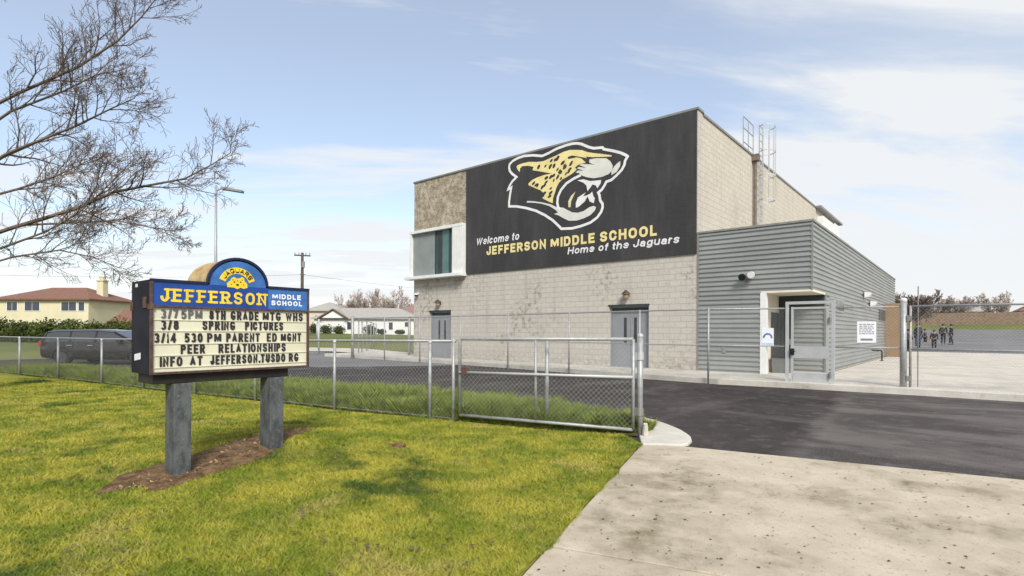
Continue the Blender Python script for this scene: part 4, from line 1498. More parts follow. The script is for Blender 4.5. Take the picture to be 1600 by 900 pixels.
M['sign_navy'] = simple('navy_edge', (.012, .016, .05), .45)
M['sign_yellow'] = simple('sign_yellow', (.80, .56, .035), .5, 0, .1, 6)
M['sign_white'] = simple('sign_white', (.72, .74, .78), .5, 0, .05, 6)
M['letter_black'] = simple('letter_black', (.028, .026, .03), .5)
M['letter_faded'] = simple('letter_faded', (.11, .11, .12), .5)
M['face_cream'] = simple('cream_letter_board', (.64, .615, .47), .4, 0, .07, 2.5, .35)
M['face_frame'] = simple('weathered_frame', (.09, .055, .05), .6, .2, .3, 20)
t = NT('weathered_gold_top')
p = t.pos()
nz = t.noise(p, 8, 5, .65)
t.b.inputs['Base Color'].default_value = (.5, .4, .2, 1)
M['arch_gold'] = t.done(t.mix(t.step(nz, .3, .7), (.34, .19, .06), (.55, .42, .20)), .6, .1)

ymin, ymax = 1.656, 3.182
XB = -6.13
body = MB().box(XB, SXF - .03, ymin, ymax, .995, 1.855).build('cabinet', M['sign_case'], sign, bevel=.006)
smap = lambda u, v, d: (SXF - .03 + d, u, v)
# face frame
mb = MB()
mb.box(SXF - .03, SXF + .004, ymin, ymin + .022, .995, 1.855)
mb.box(SXF - .03, SXF + .004, ymax - .022, ymax, .995, 1.855)
mb.box(SXF - .03, SXF + .004, ymin + .022, ymax - .022, .995, 1.018)
mb.box(SXF - .03, SXF + .004, ymin + .022, ymax - .022, 1.602, 1.622)
mb.build('face_frame', M['face_frame'], sign, bevel=.002)
MB().box(SXF - .03, SXF - .018, ymin + .022, ymax - .022, 1.018, 1.602).build('letter_board', M['face_cream'], sign)
mb = MB()
for z in (1.492, 1.390, 1.272, 1.166, 1.056):
    mb.box(SXF - .018, SXF - .010, ymin + .022, ymax - .022, z - .004, z + .004)
mb.build('letter_track', M['face_cream'], sign)
# blue header and arch
mb = MB()
mb.box(SXF - .03, SXF - .006, ymin + .022, 2.722, 1.622, 1.838)
mb.build('header', M['header_blue'], sign)
MB().box(SXF - .03, SXF - .0061, 2.724, ymax - .022, 1.622, 1.838).build('header_end', M['header_pale'], sign)
AC, AR, AZ, AH = 2.425, .298, 1.84, .272
outer = [(AC + AR * math.cos(R(a)), AZ + AH * math.sin(R(a))) for a in range(0, 181, 9)]
inner = [(AC + (AR - .022) * math.cos(R(a)), AZ - .001 + (AH - .022) * math.sin(R(a))) for a in range(0, 181, 9)]
MB().prism(inner, smap, 0, .023).build('arch_face', M['header_pale'], sign)
MB().ribbon([(AC + (AR - .011) * math.cos(R(a)), AZ + .012 + (AH - .011) * math.sin(R(a))) for a in range(0, 181, 9)], .024, smap, -.005, .034).build('arch_trim', M['sign_navy'], sign)
mb = MB()
no = len(outer)
vs = [(XB + .01, u, v) for u, v in outer] + [(SXF - .031, u, v) for u, v in outer]
mb.add(vs, [(i, i + 1, no + i + 1, no + i) for i in range(no - 1)] + [tuple(range(no))[::-1]])
mb.build('arch_top', M['arch_gold'], sign)
MB().box(SXF - .03, SXF + .006, ymin, AC - AR + .002, 1.838, 1.862).build('top_trim', M['sign_navy'], sign)
MB().box(SXF - .03, SXF + .006, AC + AR - .002, ymax, 1.838, 1.862).build('top_trim', M['sign_navy'], sign)
letters(MB(), 'JEFFERSON', 1.735, 2.702, 1.658, .122, .0225, smap, .023, .027, 0, .24, True).build('header_lettering', M['sign_yellow'], sign)
letters(MB(), 'MIDDLE', 2.768, 3.085, 1.732, .052, .013, smap, .023, .026, 0, .2).build('header_lettering', M['sign_white'], sign)
letters(MB(), 'SCHOOL', 2.758, 3.100, 1.664, .052, .013, smap, .023, .026, 0, .2).build('header_lettering', M['sign_white'], sign)
pc = (2.412, 1.845)


def polar(u, v, d):
    a = PI / 2 - u
    return smap(pc[0] + v * 1.0 * math.cos(a), pc[1] + v * math.sin(a), d)


MB().ribbon([(pc[0] + .15 * math.cos(R(a)), pc[1] + .15 * math.sin(R(a))) for a in range(18, 163, 8)], .062, smap, .023, .025).build('emblem_band', M['sign_yellow'], sign)
letters(MB(), 'JAGUARS', -1.08, 1.08, .126, .050, .0125, polar, .025, .0275, 0, .16).build('emblem_lettering', M['letter_black'], sign)
head = [(-.098, -.02), (-.10, .02), (-.07, .045), (-.055, .075), (-.03, .085), (-.01, .07), (.02, .075), (.045, .09), (.065, .075), (.068, .05), (.095, .025), (.098, -.015), (.06, -.028), (.03, -.018), (0, -.034), (-.04, -.02)]
MB().prism([(pc[0] + a, pc[1] + b) for a, b in head], smap, .023, .0265).build('emblem_head', M['sign_yellow'], sign)
mb = MB()
for a, b, r in ((-.03, .035, .009), (.03, .038, .009), (.0, .008, .014), (-.06, .01, .006), (.06, .012, .006), (-.045, .055, .006), (.045, .06, .006), (.0, .05, .006)):
    mb.prism([(pc[0] + a + r * math.cos(k * PI / 4), pc[1] + b + .8 * r * math.sin(k * PI / 4)) for k in range(8)], smap, .0265, .028)
mb.build('emblem_spots', M['letter_black'], sign)
LB = smap
rows = [
    [('3/7', 1.744, 1.883, 1), ('5PM', 1.909, 2.090, 1), ('8TH', 2.154, 2.303, 0), ('GRADE', 2.352, 2.627, 0), ('MTG', 2.672, 2.863, 0), ('WHS', 2.92, 3.113, 0)],
    [('3/8', 1.744, 1.888, 0), ('SPRING', 2.093, 2.393, 0), ('PICTURES', 2.493, 2.89, 0)],
    [('3/14', 1.691, 1.866, 0), ('530', 1.938, 2.093, 0), ('PM', 2.135, 2.263, 0), ('PARENT', 2.311, 2.640, 0), ('ED', 2.716, 2.821, 0), ('MGNT', 2.867, 3.094, 0)],
    [('PEER', 1.906, 2.115, 0), ('RELATIONSHIPS', 2.239, 2.919, 0)],
    [('INFO', 1.735, 1.919, 0), ('AT', 1.984, 2.093, 0), ('JEFFERSON.TUSDO', 2.165, 2.915, 0), ('RG', 2.957, 3.065, 0)]]
for row, base in zip(rows, (1.503, 1.402, 1.284, 1.178, 1.066)):
    for s, a, b, f in row:
        letters(MB(), s, a, b, base, .088, .0165, LB, .013, .0195, 0, .21).build('message_word', M['letter_faded'] if f else M['letter_black'], sign)
MB().box(-6.05, SXF - .05, 1.69, 2.968, .905, .993).build('beam', M['sign_beam'], sign, bevel=.004)
for y0, zb in ((1.847, -.03), (2.747, .06)):
    leg = MB().box(-5.825, -5.60, y0, y0 + .147, zb, .903).build('leg', M['sign_leg'], sign, bevel=.004)
    MB().box(-5.832, -5.593, y0 - .007, y0 + .154, zb, zb + .1).build('foot_collar', M['sign_leg'], leg, bevel=.003)
MB().box(SXF - .17, SXF - .10, ymin - .012, ymin - .001, 1.60, 1.70).build('rusted_bracket', M['rust'], sign)
MB().box(XB + .0, XB + .05, ymin - .012, ymin - .001, 1.58, 1.66).build('rusted_bracket', M['rust'], sign)
MB().box(SXF - .06, SXF + .008, ymin - .006, ymin + .03, 1.585, 1.635).build('rusted_bracket', M['rust'], sign)
MB().add([(XB + .10, ymin - .003, 1.11), (XB + .28, ymin - .003, 1.13), (XB + .28, ymin - .003, 1.19), (XB + .10, ymin - .003, 1.17)], [(0, 1, 2, 3)]).build('sticker', M['sign_white'], sign)
MB().add([(XB + .12, ymin - .003, 1.80), (XB + .19, ymin - .003, 1.80), (XB + .19, ymin - .003, 1.83), (XB + .12, ymin - .003, 1.83)], [(0, 1, 2, 3)]).build('sticker', M['sign_white'], sign)

mb = MB()
rng = random.Random(8)
mh = (-5.02, 3.93)
for k in range(14):
    a_, r_ = rng.uniform(0, 6.28), rng.uniform(0, .09)
    mb.ball((mh[0] + r_ * math.cos(a_), mh[1] + r_ * math.sin(a_), .075 + .02 * rng.random()), rng.uniform(.022, .045), 7, 5, (1.2, 1.1, .8))
tag(mb.build('dirt_clod', M['dirt'], loc=(mh[0], mh[1], .06), smooth=True), 'small brown clod of earth lying on the lawn', 'clod')

# ------------------------------------------------------------------ street and lamp poles, wires
lp = thing('street_light', 'tall slim light pole with one long arm luminaire', 'street light', (-37.07, 14.59, 0))
MB().tube([(-37.07, 14.59, -.1), (-37.07, 14.59, 10.7)], [.12, .07], 8).build('pole', M['galv'], lp, smooth=True)
MB().tube([(-37.07, 14.59, 10.35), (-36.75, 14.86, 10.5)], .05, 6).build('arm', M['galv'], lp)
MB().bar((-36.78, 14.83, 10.5), (-35.75, 15.70, 10.28), .38, .16).build('luminaire', M['coping'], lp, bevel=.03)
M['wood_pole'] = simple('dark_wood_pole', (.085, .065, .05), .9, 0, .3, 4)
up = thing('utility_pole', 'dark wooden utility pole with crossarm behind the sign', 'utility pole', (-75, 41.5, .6))
MB().tube([(-75, 41.5, .4), (-75, 41.5, 12.8)], [.28, .2], 8).build('pole', M['wood_pole'], up, smooth=True)
MB().bar((-75.9, 40.74, 12.45), (-74.1, 42.26, 12.35), .16, .18).build('crossarm', M['wood_pole'], up)
for k in (-.95, -.45, .45, .95):
    MB().tube([(-75 + .86 * k, 41.5 + .73 * k, 12.5), (-75 + .86 * k, 41.5 + .73 * k, 12.82)], [.05, .08], 6).build('insulator', M['galv'], up)
MB().tube([(-74.75, 41.5, 10.6), (-74.75, 41.5, 11.5)], .25, 8).build('transformer', M['coping'], up)
MB().bar((-75.3, 41.3, 9.6), (-74.7, 41.8, 9.6), .1, .1).build('lower_arm', M['wood_pole'], up)


def wire(a, b, sag, label):
    a, b = Vector(a), Vector(b)
    P = [a.lerp(b, i / 14) - Vector((0, 0, 4 * sag * (i / 14) * (1 - i / 14))) for i in range(15)]
    tag(MB().tube(P, .022, 4).build('power_line', M['coping'], loc=tuple(a)), label, 'wire', 'wires strung from the utility pole')


wire((-75, 41.5, 9.6), (-112, -22, 9.5), 1.4, 'thin power line running left from the utility pole over the cream house')
wire((-75, 41.5, 9.6), (-52, 110, 7.4), .9, 'thin power line running right from the utility pole towards gymnasium')

# ------------------------------------------------------------------ houses
M['wall_cream'] = simple('cream_render', (.62, .56, .38), .85, 0, .06, .6)
M['wall_white'] = simple('white_render', (.74, .73, .70), .85, 0, .06, .6)
M['wall_beige'] = simple('beige_render', (.58, .50, .41), .85, 0, .06, .6)
M['wall_grey'] = simple('grey_render', (.42, .42, .42), .85, 0, .06, .6)
M['roof_brown'] = simple('brown_shingle', (.20, .105, .075), .9, 0, .2, 5)
M['roof_grey'] = simple('grey_shingle', (.34, .32, .295), .9, 0, .14, 4)
M['roof_red'] = simple('red_brown_tile', (.26, .15, .135), .9, 0, .2, 4)
M['pane'] = simple('house_window_glass', (.05, .06, .075), .12, 0, .2, 1, .5)
M['fascia'] = simple('dark_fascia', (.13, .09, .075), .8)


def house(name, label, loc, rot, w, d, h, rh, wall, roof, wins=(), hip=True, ov=.5, chimney=None, gable=None, cat='house'):
    r_ = thing(name, label, cat)
    MB().box(-w / 2, w / 2, 0, d, -.6, h).build('wall', wall, r_)
    X, Y0, Y1 = w / 2 + ov, -ov, d + ov
    k = (d / 2 + ov) * (.9 if hip else 0)
    vs = [(-X, Y0, h), (X, Y0, h), (X, Y1, h), (-X, Y1, h), (-X + k, d / 2, h + rh), (X - k, d / 2, h + rh)]
    vs += [(x, y, z - .18) for x, y, z in vs[:4]]
    rf = MB().add(vs, [(0, 1, 5, 4), (1, 2, 5), (2, 3, 4, 5), (3, 0, 4), (6, 7, 1, 0), (7, 8, 2, 1), (8, 9, 3, 2), (9, 6, 0, 3), (9, 8, 7, 6)]).build('roof', roof, r_)
    if chimney:
        cx_, ch = chimney
        MB().box(cx_ - .45, cx_ + .45, d * .4, d * .4 + .9, h, h + ch).box(cx_ - .55, cx_ + .55, d * .4 - .1, d * .4 + 1, h + ch, h + ch + .15).tube([(cx_, d * .4 + .45, h + ch + .15), (cx_, d * .4 + .45, h + ch + .6)], [.3, .42], 8).build('chimney', wall, rf)
    if gable:
        gx_, gw, gh = gable
        g = MB().add([(gx_ - gw / 2, -.7, h), (gx_ + gw / 2, -.7, h), (gx_, -.7, h + gh - .25), (gx_ - gw / 2, -.2, h), (gx_ + gw / 2, -.2, h), (gx_, -.2, h + gh - .25)], [(0, 1, 2), (0, 3, 4, 1), (3, 5, 4)]).build('gable', wall, r_)
        MB().bar((gx_ - gw / 2 - .5, -.85, h - .1), (gx_, -.85, h + gh), .35, .22).bar((gx_ + gw / 2 + .5, -.86, h - .1), (gx_, -.86, h + gh), .35, .22).build('gable_board', M['fascia'], g)
        MB().add([(gx_ - gw / 2 - .4, -.9, h), (gx_, -.9, h + gh + .1), (gx_, d / 2, h + gh + .1), (gx_ - gw / 2 - .4, d / 2, h), (gx_ + gw / 2 + .4, -.9, h), (gx_ + gw / 2 + .4, d / 2, h)], [(0, 1, 2, 3), (1, 4, 5, 2)]).build('gable_roof', roof, g)
    for wx, wz, ww, wh in wins:
        f = MB().box(wx - ww / 2 - .08, wx + ww / 2 + .08, -.05, .0, wz - wh / 2 - .08, wz + wh / 2 + .08).build('window', M['white_paint'], r_)
        n_ = 2 if ww > 1.2 else 1
        for q in range(n_):
            a = wx - ww / 2 + q * ww / n_
            MB().box(a + .03, a + ww / n_ - .03, -.07, -.05, wz - wh / 2, wz + wh / 2).build('pane', M['pane'], f)
    r_.location = loc
    r_.rotation_euler = (0, 0, R(rot))
    return r_


house('cream_house', 'two storey cream house with brown hip roof and chimney', (-92.2, 15.2, .5), 38, 12, 8, 4.9, 1.75, M['wall_cream'], M['roof_brown'],
      [(3.4, 3.9, 2.0, 1.1), (5.1, 3.9, .8, 1.1), (-1.5, 3.9, 2.0, 1.1), (-4.2, 3.9, 1.4, 1.1), (2.8, 1.2, 1.8, 1.2), (-3.5, 1.2, 1.8, 1.2)], chimney=(4.9, 2.6))
house('low_house', 'small low house with dark brown roof beside the cream house', (-82.2, 22.3, .5), 38, 5, 5, 1.9, 1.6, M['wall_beige'], M['roof_brown'], [(1, 1.1, 1, .9)], hip=False)
house('garage', 'low flat pale roofed garage left of the marquee sign', (-76.5, 25.2, .5), 38, 7, 6, 2.4, .35, M['wall_white'], M['roof_grey'], [(1.5, 1.3, 1.2, .8)])
house('white_house', 'long low white walled house with grey roof and dark gable', (-83.4, 58.3, .7), 40, 18.4, 9, 3.0, 2.0, M['wall_white'], M['roof_grey'],
      [(-2.9, 1.6, .75, 1.3), (4.6, 1.6, .75, 1.3), (7.6, 1.9, 1.0, .8)], gable=(-5.6, 4.4, 1.55))
house('beige_house', 'beige house rising behind the left end of white house', (-107.5, 64.5, .8), 40, 7.5, 8, 5.0, 2.0, M['wall_beige'], M['roof_grey'], [(-1.5, 3.4, .9, 1.0), (1.8, 3.4, 1.2, 1.0)])
house('red_roofed_house', 'house with red brown roof close to the gymnasium corner', (-93, 79, .8), 40, 12, 9, 4.0, 2.8, M['wall_beige'], M['roof_red'], [(-2, 2.4, 1.4, 1.1)])
house('far_house', 'pale grey house far away behind bare trees at right', (-3.0, 182, 3.1), 8, 15, 9, 4.0, 3.0, M['wall_grey'], M['roof_grey'], [(-3, 2.2, 1.8, 1.2), (3.5, 2.2, 1.8, 1.2)])
house('far_house', 'white house far away at the right edge beyond the playground', (16, 170, 3.1), 6, 14, 9, 3.6, 2.8, M['wall_white'], M['roof_brown'], [(-3, 2.2, 1.8, 1.2), (3.5, 2.2, 1.8, 1.2)])
M['fence_wood'] = simple('brown_board_fence', (.25, .17, .115), .9, 0, .2, 2)
wf = thing('board_fence', 'long brown board fence beyond the playground', 'fence', (-2, 120, 2.2))
for k in range(12):
    x0 = -16 + 3 * k
    MB().box(x0, x0 + 2.9, 120, 120.06, 2.7, 4.9).build('board_panel', M['fence_wood'], wf)
    MB().box(x0 + 2.9, x0 + 3.0, 119.98, 120.1, 2.7, 5.0).build('post', M['fence_wood'], wf)


# ------------------------------------------------------------------ leaves: hedge, bushes and a leafy tree
def leaf_cloud(centre, radii, n, size, seed, shell=.55):
    rg_ = np.random.RandomState(seed)
    u = rg_.normal(size=(n, 3))
    u /= np.linalg.norm(u, axis=1)[:, None]
    r = (shell + (1 - shell) * rg_.rand(n)) ** .7
    ph = rg_.rand(6) * 6
    lump = 1 + .16 * np.sin(u[:, 0] * 5 + ph[0]) * np.sin(u[:, 1] * 4 + ph[1]) + .12 * np.sin(u[:, 2] * 7 + ph[2] + u[:, 0] * 6)
    c = u * (r * lump)[:, None] * np.array(radii) + np.array(centre)
    c[:, 2] = np.maximum(c[:, 2], .05)
    a = rg_.normal(size=(n, 3))
    b = rg_.normal(size=(n, 3))
    a /= np.linalg.norm(a, axis=1)[:, None]
    b /= np.linalg.norm(b, axis=1)[:, None]
    s = size * (.6 + .8 * rg_.rand(n))[:, None]
    V = np.zeros((n, 4, 3))
    V[:, 0] = c - a * s
    V[:, 1] = c - b * s * .5
    V[:, 2] = c + a * s
    V[:, 3] = c + b * s * .5
    return V.reshape(-1, 3)


def leaf_mat(name, a, b, sc=1.2):
    t = NT(name)
    p = t.pos()
    col = t.mix(t.step(t.noise(p, sc, 4, .6), .3, .7), a, b)
    return t.done(col, .9, 0, .05)


M['hedge_leaf'] = leaf_mat('hedge_leaf', (.04, .06, .016), (.10, .12, .035))
M['bush_leaf'] = leaf_mat('bush_leaf', (.05, .07, .035), (.10, .125, .06))
M['olive_leaf'] = leaf_mat('olive_leaf', (.13, .14, .05), (.24, .23, .10))
hd = thing('hedge', 'dense green hedge behind the parked car', 'hedge', (-56, 11.5, 0))
V = [leaf_cloud((-63 + 1.5 * k, 6.1 + 1.26 * k, 1.05), (1.25, 1.2, 1.2 + .12 * math.sin(k * 2.3)), 2600, .12, 30 + k, .15) for k in range(10)]
lo = fast_mesh('foliage', np.concatenate(V), 4, M['hedge_leaf'])
lo.parent = hd
lo.location = (0, 0, 0)
lo.data.transform(Matrix.Translation((56, -11.5, 0)))
for k in range(10):
    MB().tube([(-63 + 1.5 * k, 6.1 + 1.26 * k, -.1), (-63 + 1.5 * k, 6.1 + 1.26 * k, 1.2)], [.07, .03], 5).build('stem', M['bark'], hd)
bush_lab = ['round dark green bush before the left gable of white house', 'low dark bush just left of the first narrow window', 'broad dark bush under the ridge of the white house', 'small bush near the second narrow window of white house', 'low bush at the right end of white house wall', 'tapering dark bush at far left foot of white house']
for i, (s, r, hh) in enumerate(((-6.5, 1.5, 1.5), (-4.2, 1.3, 1.4), (1.4, 1.6, 1.5), (3.4, .9, .8), (6.6, 1.1, .7), (-8.6, 1.0, 1.7))):
    x, y = -83.4 + .766 * s + .643 * 1.8, 58.3 + .643 * s - .766 * 1.8
    b_ = thing('bush', bush_lab[i], 'bush', (x, y, .85), 'bushes in front of the white house')
    lo = fast_mesh('foliage', leaf_cloud((0, 0, hh * .5), (r, r * .8, hh * .62), 1300, .13, 60 + i, .15), 4, M['bush_leaf'])
    lo.parent = b_
    MB().tube([(x, y, .7), (x, y, .85 + hh * .6)], [.06, .03], 5).build('stem', M['bark'], b_)
for i, (x, y, r, hh, lab) in enumerate(((-103, 31, 3.4, 4.9, 'round olive green tree between cream house and the sign'), (-97.5, 36, 2.6, 4.0, 'lower olive green tree partly hidden by the sign'))):
    b_ = thing('leafy_tree', lab, 'tree', (x, y, .8))
    lo = fast_mesh('crown', leaf_cloud((0, 0, hh * .62), (r, r, hh * .42), 1500, .28, 80 + i, .3), 4, M['olive_leaf'])
    lo.parent = b_
    MB().tube([(x, y, .5), (x + .1, y, .8 + hh * .55)], [.25, .12], 6).build('trunk', M['bark'], b_)


# ------------------------------------------------------------------ bare trees
def grow(mb, p, d, length, r, level, maxlevel, rg_, droop=0., nchild=(9, 7, 5, 0), segs=6, spread=55, minr=.004):
    p = Vector(p)
    d = Vector(d).normalized()
    pts, rads = [p.copy()], [r]
    ax_ = d.orthogonal()
    for i in range(segs):
        jit = Vector((rg_.gauss(0, 1), rg_.gauss(0, 1), rg_.gauss(0, 1))) * .13
        d = (d + jit + Vector((0, 0, .06 - droop * (.5 + i / segs)))).normalized()
        p = p + d * (length / segs)
        pts.append(p.copy())
        rads.append(max(minr, r * (1 - .8 * (i + 1) / segs)))
    mb.tube(pts, rads, 6 if level == 0 else (4 if level == 1 else 3), False)
    if level < maxlevel:
        spawn(mb, pts, rads, length, level, maxlevel, rg_, droop, nchild, spread, minr)


def spawn(mb, pts, rads, length, level, maxlevel, rg_, droop, nchild, spread, minr, start=.15):
    n = nchild[level]
    for k in range(n):
        f = start + (1 - start) * (k + rg_.random()) / n
        s = f * (len(pts) - 1)
        i = min(int(s), len(pts) - 2)
        q = pts[i].lerp(pts[i + 1], s - i)
        base = (pts[i + 1] - pts[i]).normalized()
        perp = base.orthogonal().normalized()
        perp = Matrix.Rotation(rg_.uniform(0, 2 * PI), 3, base) @ perp
        ang = R(rg_.uniform(spread * .55, spread * 1.2))
        nd = base * math.cos(ang) + perp * math.sin(ang)
        nd.z += .12
        ln = length * rg_.uniform(.34, .55) * (1.1 - .45 * f)
        rr = max(minr, (rads[i] * .55))
        grow(mb, q, nd, ln, rr, level + 1, maxlevel, rg_, droop, nchild, 5 if level < 1 else 4, spread, minr)


big = thing('bare_tree', 'large leafless tree reaching in from the left', 'tree', (-17.1, 1.33, 0))
rg0 = random.Random(11)
T0 = Vector((-17.1, 1.33, -.1))
trunk_pts = [T0, Vector((-17.08, 1.36, 1.2)), Vector((-17.0, 1.40, 2.3)), Vector((-16.95, 1.5, 3.4)), Vector((-17.0, 1.5, 5)), Vector((-16.9, 1.4, 7.0)), Vector((-16.8, 1.5, 9.6))]
MB().tube(trunk_pts, [.30, .22, .20, .18, .14, .10, .03], 10).build('trunk', M['bark'], big, smooth=True)
crown = MB()
LIMBS = [
    ([(-16.95, 1.5, 3.3), (-16.2, 2.1, 3.62), (-15.03, 3.05, 4.07), (-14.4, 3.55, 4.42), (-13.86, 4.03, 4.57), (-13.2, 4.55, 4.72), (-12.75, 4.95, 5.05), (-12.45, 5.2, 5.3)], .052),
    ([(-16.97, 1.5, 3.0), (-16.3, 2.0, 3.2), (-15.6, 2.6, 3.55), (-15.0, 3.05, 3.95), (-14.5, 3.5, 4.6), (-14.1, 3.8, 5.1)], .034),
    ([(-17.0, 1.5, 4.2), (-16.2, 2.2, 4.5), (-15.5, 2.7, 4.75), (-15.04, 3.05, 5.0), (-14.75, 3.3, 5.2)], .034),
    ([(-17.0, 1.5, 4.8), (-16.2, 2.1, 5.3), (-15.04, 3.05, 5.9), (-14.5, 3.5, 6.25), (-14.1, 3.85, 6.5)], .044),
    ([(-16.95, 1.45, 6.0), (-16.1, 2.2, 6.6), (-15.05, 3.04, 7.17), (-14.4, 3.6, 7.75), (-14.0, 3.95, 8.3), (-13.75, 4.15, 8.7)], .044),
    ([(-16.95, 1.45, 5.5), (-16.2, 2.1, 6.2), (-15.3, 2.85, 6.65), (-14.7, 3.3, 7.0), (-14.3, 3.65, 7.1)], .036),
    ([(-16.97, 1.5, 2.7), (-16.2, 2.15, 3.0), (-15.4, 2.8, 3.15), (-14.8, 3.25, 3.0), (-14.3, 3.65, 2.75)], .028),
    ([(-16.0, 2.3, 3.7), (-15.2, 2.95, 3.75), (-14.4, 3.6, 3.8), (-13.8, 4.1, 3.65), (-13.3, 4.5, 3.4)], .025),
    ([(-17.0, 1.5, 4.0), (-17.9, .6, 4.8), (-18.8, -.5, 5.6), (-19.4, -1.6, 6.6)], .06),
    ([(-17.0, 1.4, 4.6), (-18.2, 2.2, 5.6), (-19.5, 3.2, 6.6)], .05),
    ([(-16.9, 1.4, 5.2), (-16.4, .3, 6.2), (-16.0, -.9, 7.4)], .05),
    ([(-16.9, 1.4, 6.6), (-17.4, 1.0, 8.0), (-17.9, .4, 9.6)], .05),
    ([(-16.85, 1.4, 7.6), (-16.3, 1.0, 8.6), (-15.8, .6, 9.8)], .04),
    ([(-16.85, 1.45, 8.2), (-17.4, 1.9, 9.2), (-17.7, 2.4, 10.4)], .035),
    ([(-16.8, 1.5, 9.0), (-16.5, 1.6, 10.1), (-16.4, 1.5, 11.2)], .028),
    ([(-17.0, 1.5, 3.8), (-16.6, .4, 4.4), (-16.3, -.8, 5.3)], .05),
]
for i, (P, r) in enumerate(LIMBS):
    P = [Vector(q) for q in P]
    n_ = len(P)
    rads = [max(.010, r * (1 - .85 * k / (n_ - 1))) for k in range(n_)]
    crown.tube(P, rads, 6, False)
    ln = sum((P[k + 1] - P[k]).length for k in range(n_ - 1))
    spawn(crown, P, rads, min(ln, 4.2) * .66, 0, 3, rg0, .05, (19, 10, 6, 0) if i < 8 else (9, 5, 3, 0), 48, .0040, .22 if i < 8 else .3)
crown.build('crown', M['twig'], big)


def bg_tree(loc, h, seed, label, group, wide=1., trunk_r=.22, mat='twig_haze'):
    rg_ = random.Random(seed)
    t_ = thing('bare_tree', label, 'tree', loc, group)
    x, y, z = loc
    P = [Vector((x, y, z - .4)), Vector((x + .1, y, z + h * .18)), Vector((x, y + .1, z + h * .34))]
    MB().tube(P, [trunk_r, trunk_r * .8, trunk_r * .6], 6).build('trunk', M['bark'], t_)
    c = MB()
    for k in range(8):
        a = 2 * PI * k / 8 + rg_.uniform(-.3, .3)
        up_ = rg_.uniform(.7, 1.6)
        dr = Vector((math.cos(a) * wide, math.sin(a) * wide, up_))
        grow(c, P[1].lerp(P[2], rg_.random()), dr, h * rg_.uniform(.5, .72), trunk_r * .42, 0, 3, rg_, .0, (12, 9, 7, 0), 5, 46, .022)
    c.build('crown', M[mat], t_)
    return t_


bgl = 'bare trees behind the white house'
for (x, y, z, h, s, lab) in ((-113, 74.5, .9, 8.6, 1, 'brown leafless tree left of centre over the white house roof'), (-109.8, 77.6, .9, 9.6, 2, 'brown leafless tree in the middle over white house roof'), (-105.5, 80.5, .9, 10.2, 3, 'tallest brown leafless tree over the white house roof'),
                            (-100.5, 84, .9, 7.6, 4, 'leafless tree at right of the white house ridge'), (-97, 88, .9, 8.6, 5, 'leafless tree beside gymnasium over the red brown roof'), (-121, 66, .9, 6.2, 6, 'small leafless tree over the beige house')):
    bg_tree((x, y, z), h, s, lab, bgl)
bgr = 'bare trees beyond the playground'
for (x, y, z, h, s, lab) in ((-8.6, 122, 2.9, 5.9, 11, 'spreading leafless tree nearest the end of metal building'), (-5.0, 126, 2.9, 5.2, 12, 'leafless tree in front of the far grey house'), (-1.5, 124, 2.9, 5.2, 13, 'leafless tree near right edge beyond the board fence'), (3.5, 127, 2.9, 5.2, 14, 'leafless tree at the far right end of board fence')):
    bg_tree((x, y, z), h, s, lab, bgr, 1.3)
bg_tree((-5.6, 92, 1.4), 6.2, 21, 'lone leafless playground tree behind the standing students', bgr, 1.5, .18, 'twig')

# ------------------------------------------------------------------ parked car
M['car_paint'] = simple('dark_grey_car_paint', (.042, .037, .037), .25, .4, .08, 2, .5)
M['car_roof'] = simple('glossy_roof_sheen_tint', (.20, .20, .215), .18, .5, .05, 2, .6)  # reflection put into the roof colour, paler than the body paint
M['car_glass'] = simple('car_glass', (.05, .055, .06), .05, 0, .05, 2, .6)
M['rim_dark'] = simple('dull_rim', (.10, .10, .105), .45, .5)
M['red_lens'] = simple('red_lens', (.30, .02, .02), .2)
car = thing('parked_car', 'dark grey minivan parked behind the low fence at left', 'car')


def loft(mb, sects):
    """closed rings of equal length joined in order, ends capped"""
    n_ = len(sects[0])
    vs = [v for s in sects for v in s]
    fs = [(i * n_ + k, i * n_ + (k + 1) % n_, (i + 1) * n_ + (k + 1) % n_, (i + 1) * n_ + k) for i in range(len(sects) - 1) for k in range(n_)]
    fs += [tuple(range(n_))[::-1], tuple((len(sects) - 1) * n_ + k for k in range(n_))]
    return mb.add(vs, fs)


def body_ring(x, zb, zt, w, tuck=.06):
    half = [(w - tuck - .05, zb), (w - .02, zb + .12), (w, zb + (zt - zb) * .5), (w - .03, zt - .07), (w - .10, zt)]
    return [(x, -a, b) for a, b in half] + [(x, a, b) for a, b in half[::-1]]


body_s = [(-2.42, .38, .78, .72), (-2.36, .30, .98, .84), (-1.9, .24, 1.00, .92), (-.6, .22, .99, .94), (.6, .22, .97, .94), (1.15, .22, .95, .93), (1.5, .23, .90, .91), (2.05, .25, .80, .86), (2.3, .30, .70, .76), (2.38, .36, .62, .62)]
MB_body = loft(MB(), [body_ring(*s) for s in body_s])
MB_body.build('body', M['car_paint'], car, smooth=True)


def cab_ring(x, zb, zt, wb_, wt):
    half = [(wb_, zb), (wb_ - .02, zb + (zt - zb) * .3), (wt + .03, zt - .06), (wt - .06, zt)]
    return [(x, -a, b) for a, b in half] + [(x, a, b) for a, b in half[::-1]]


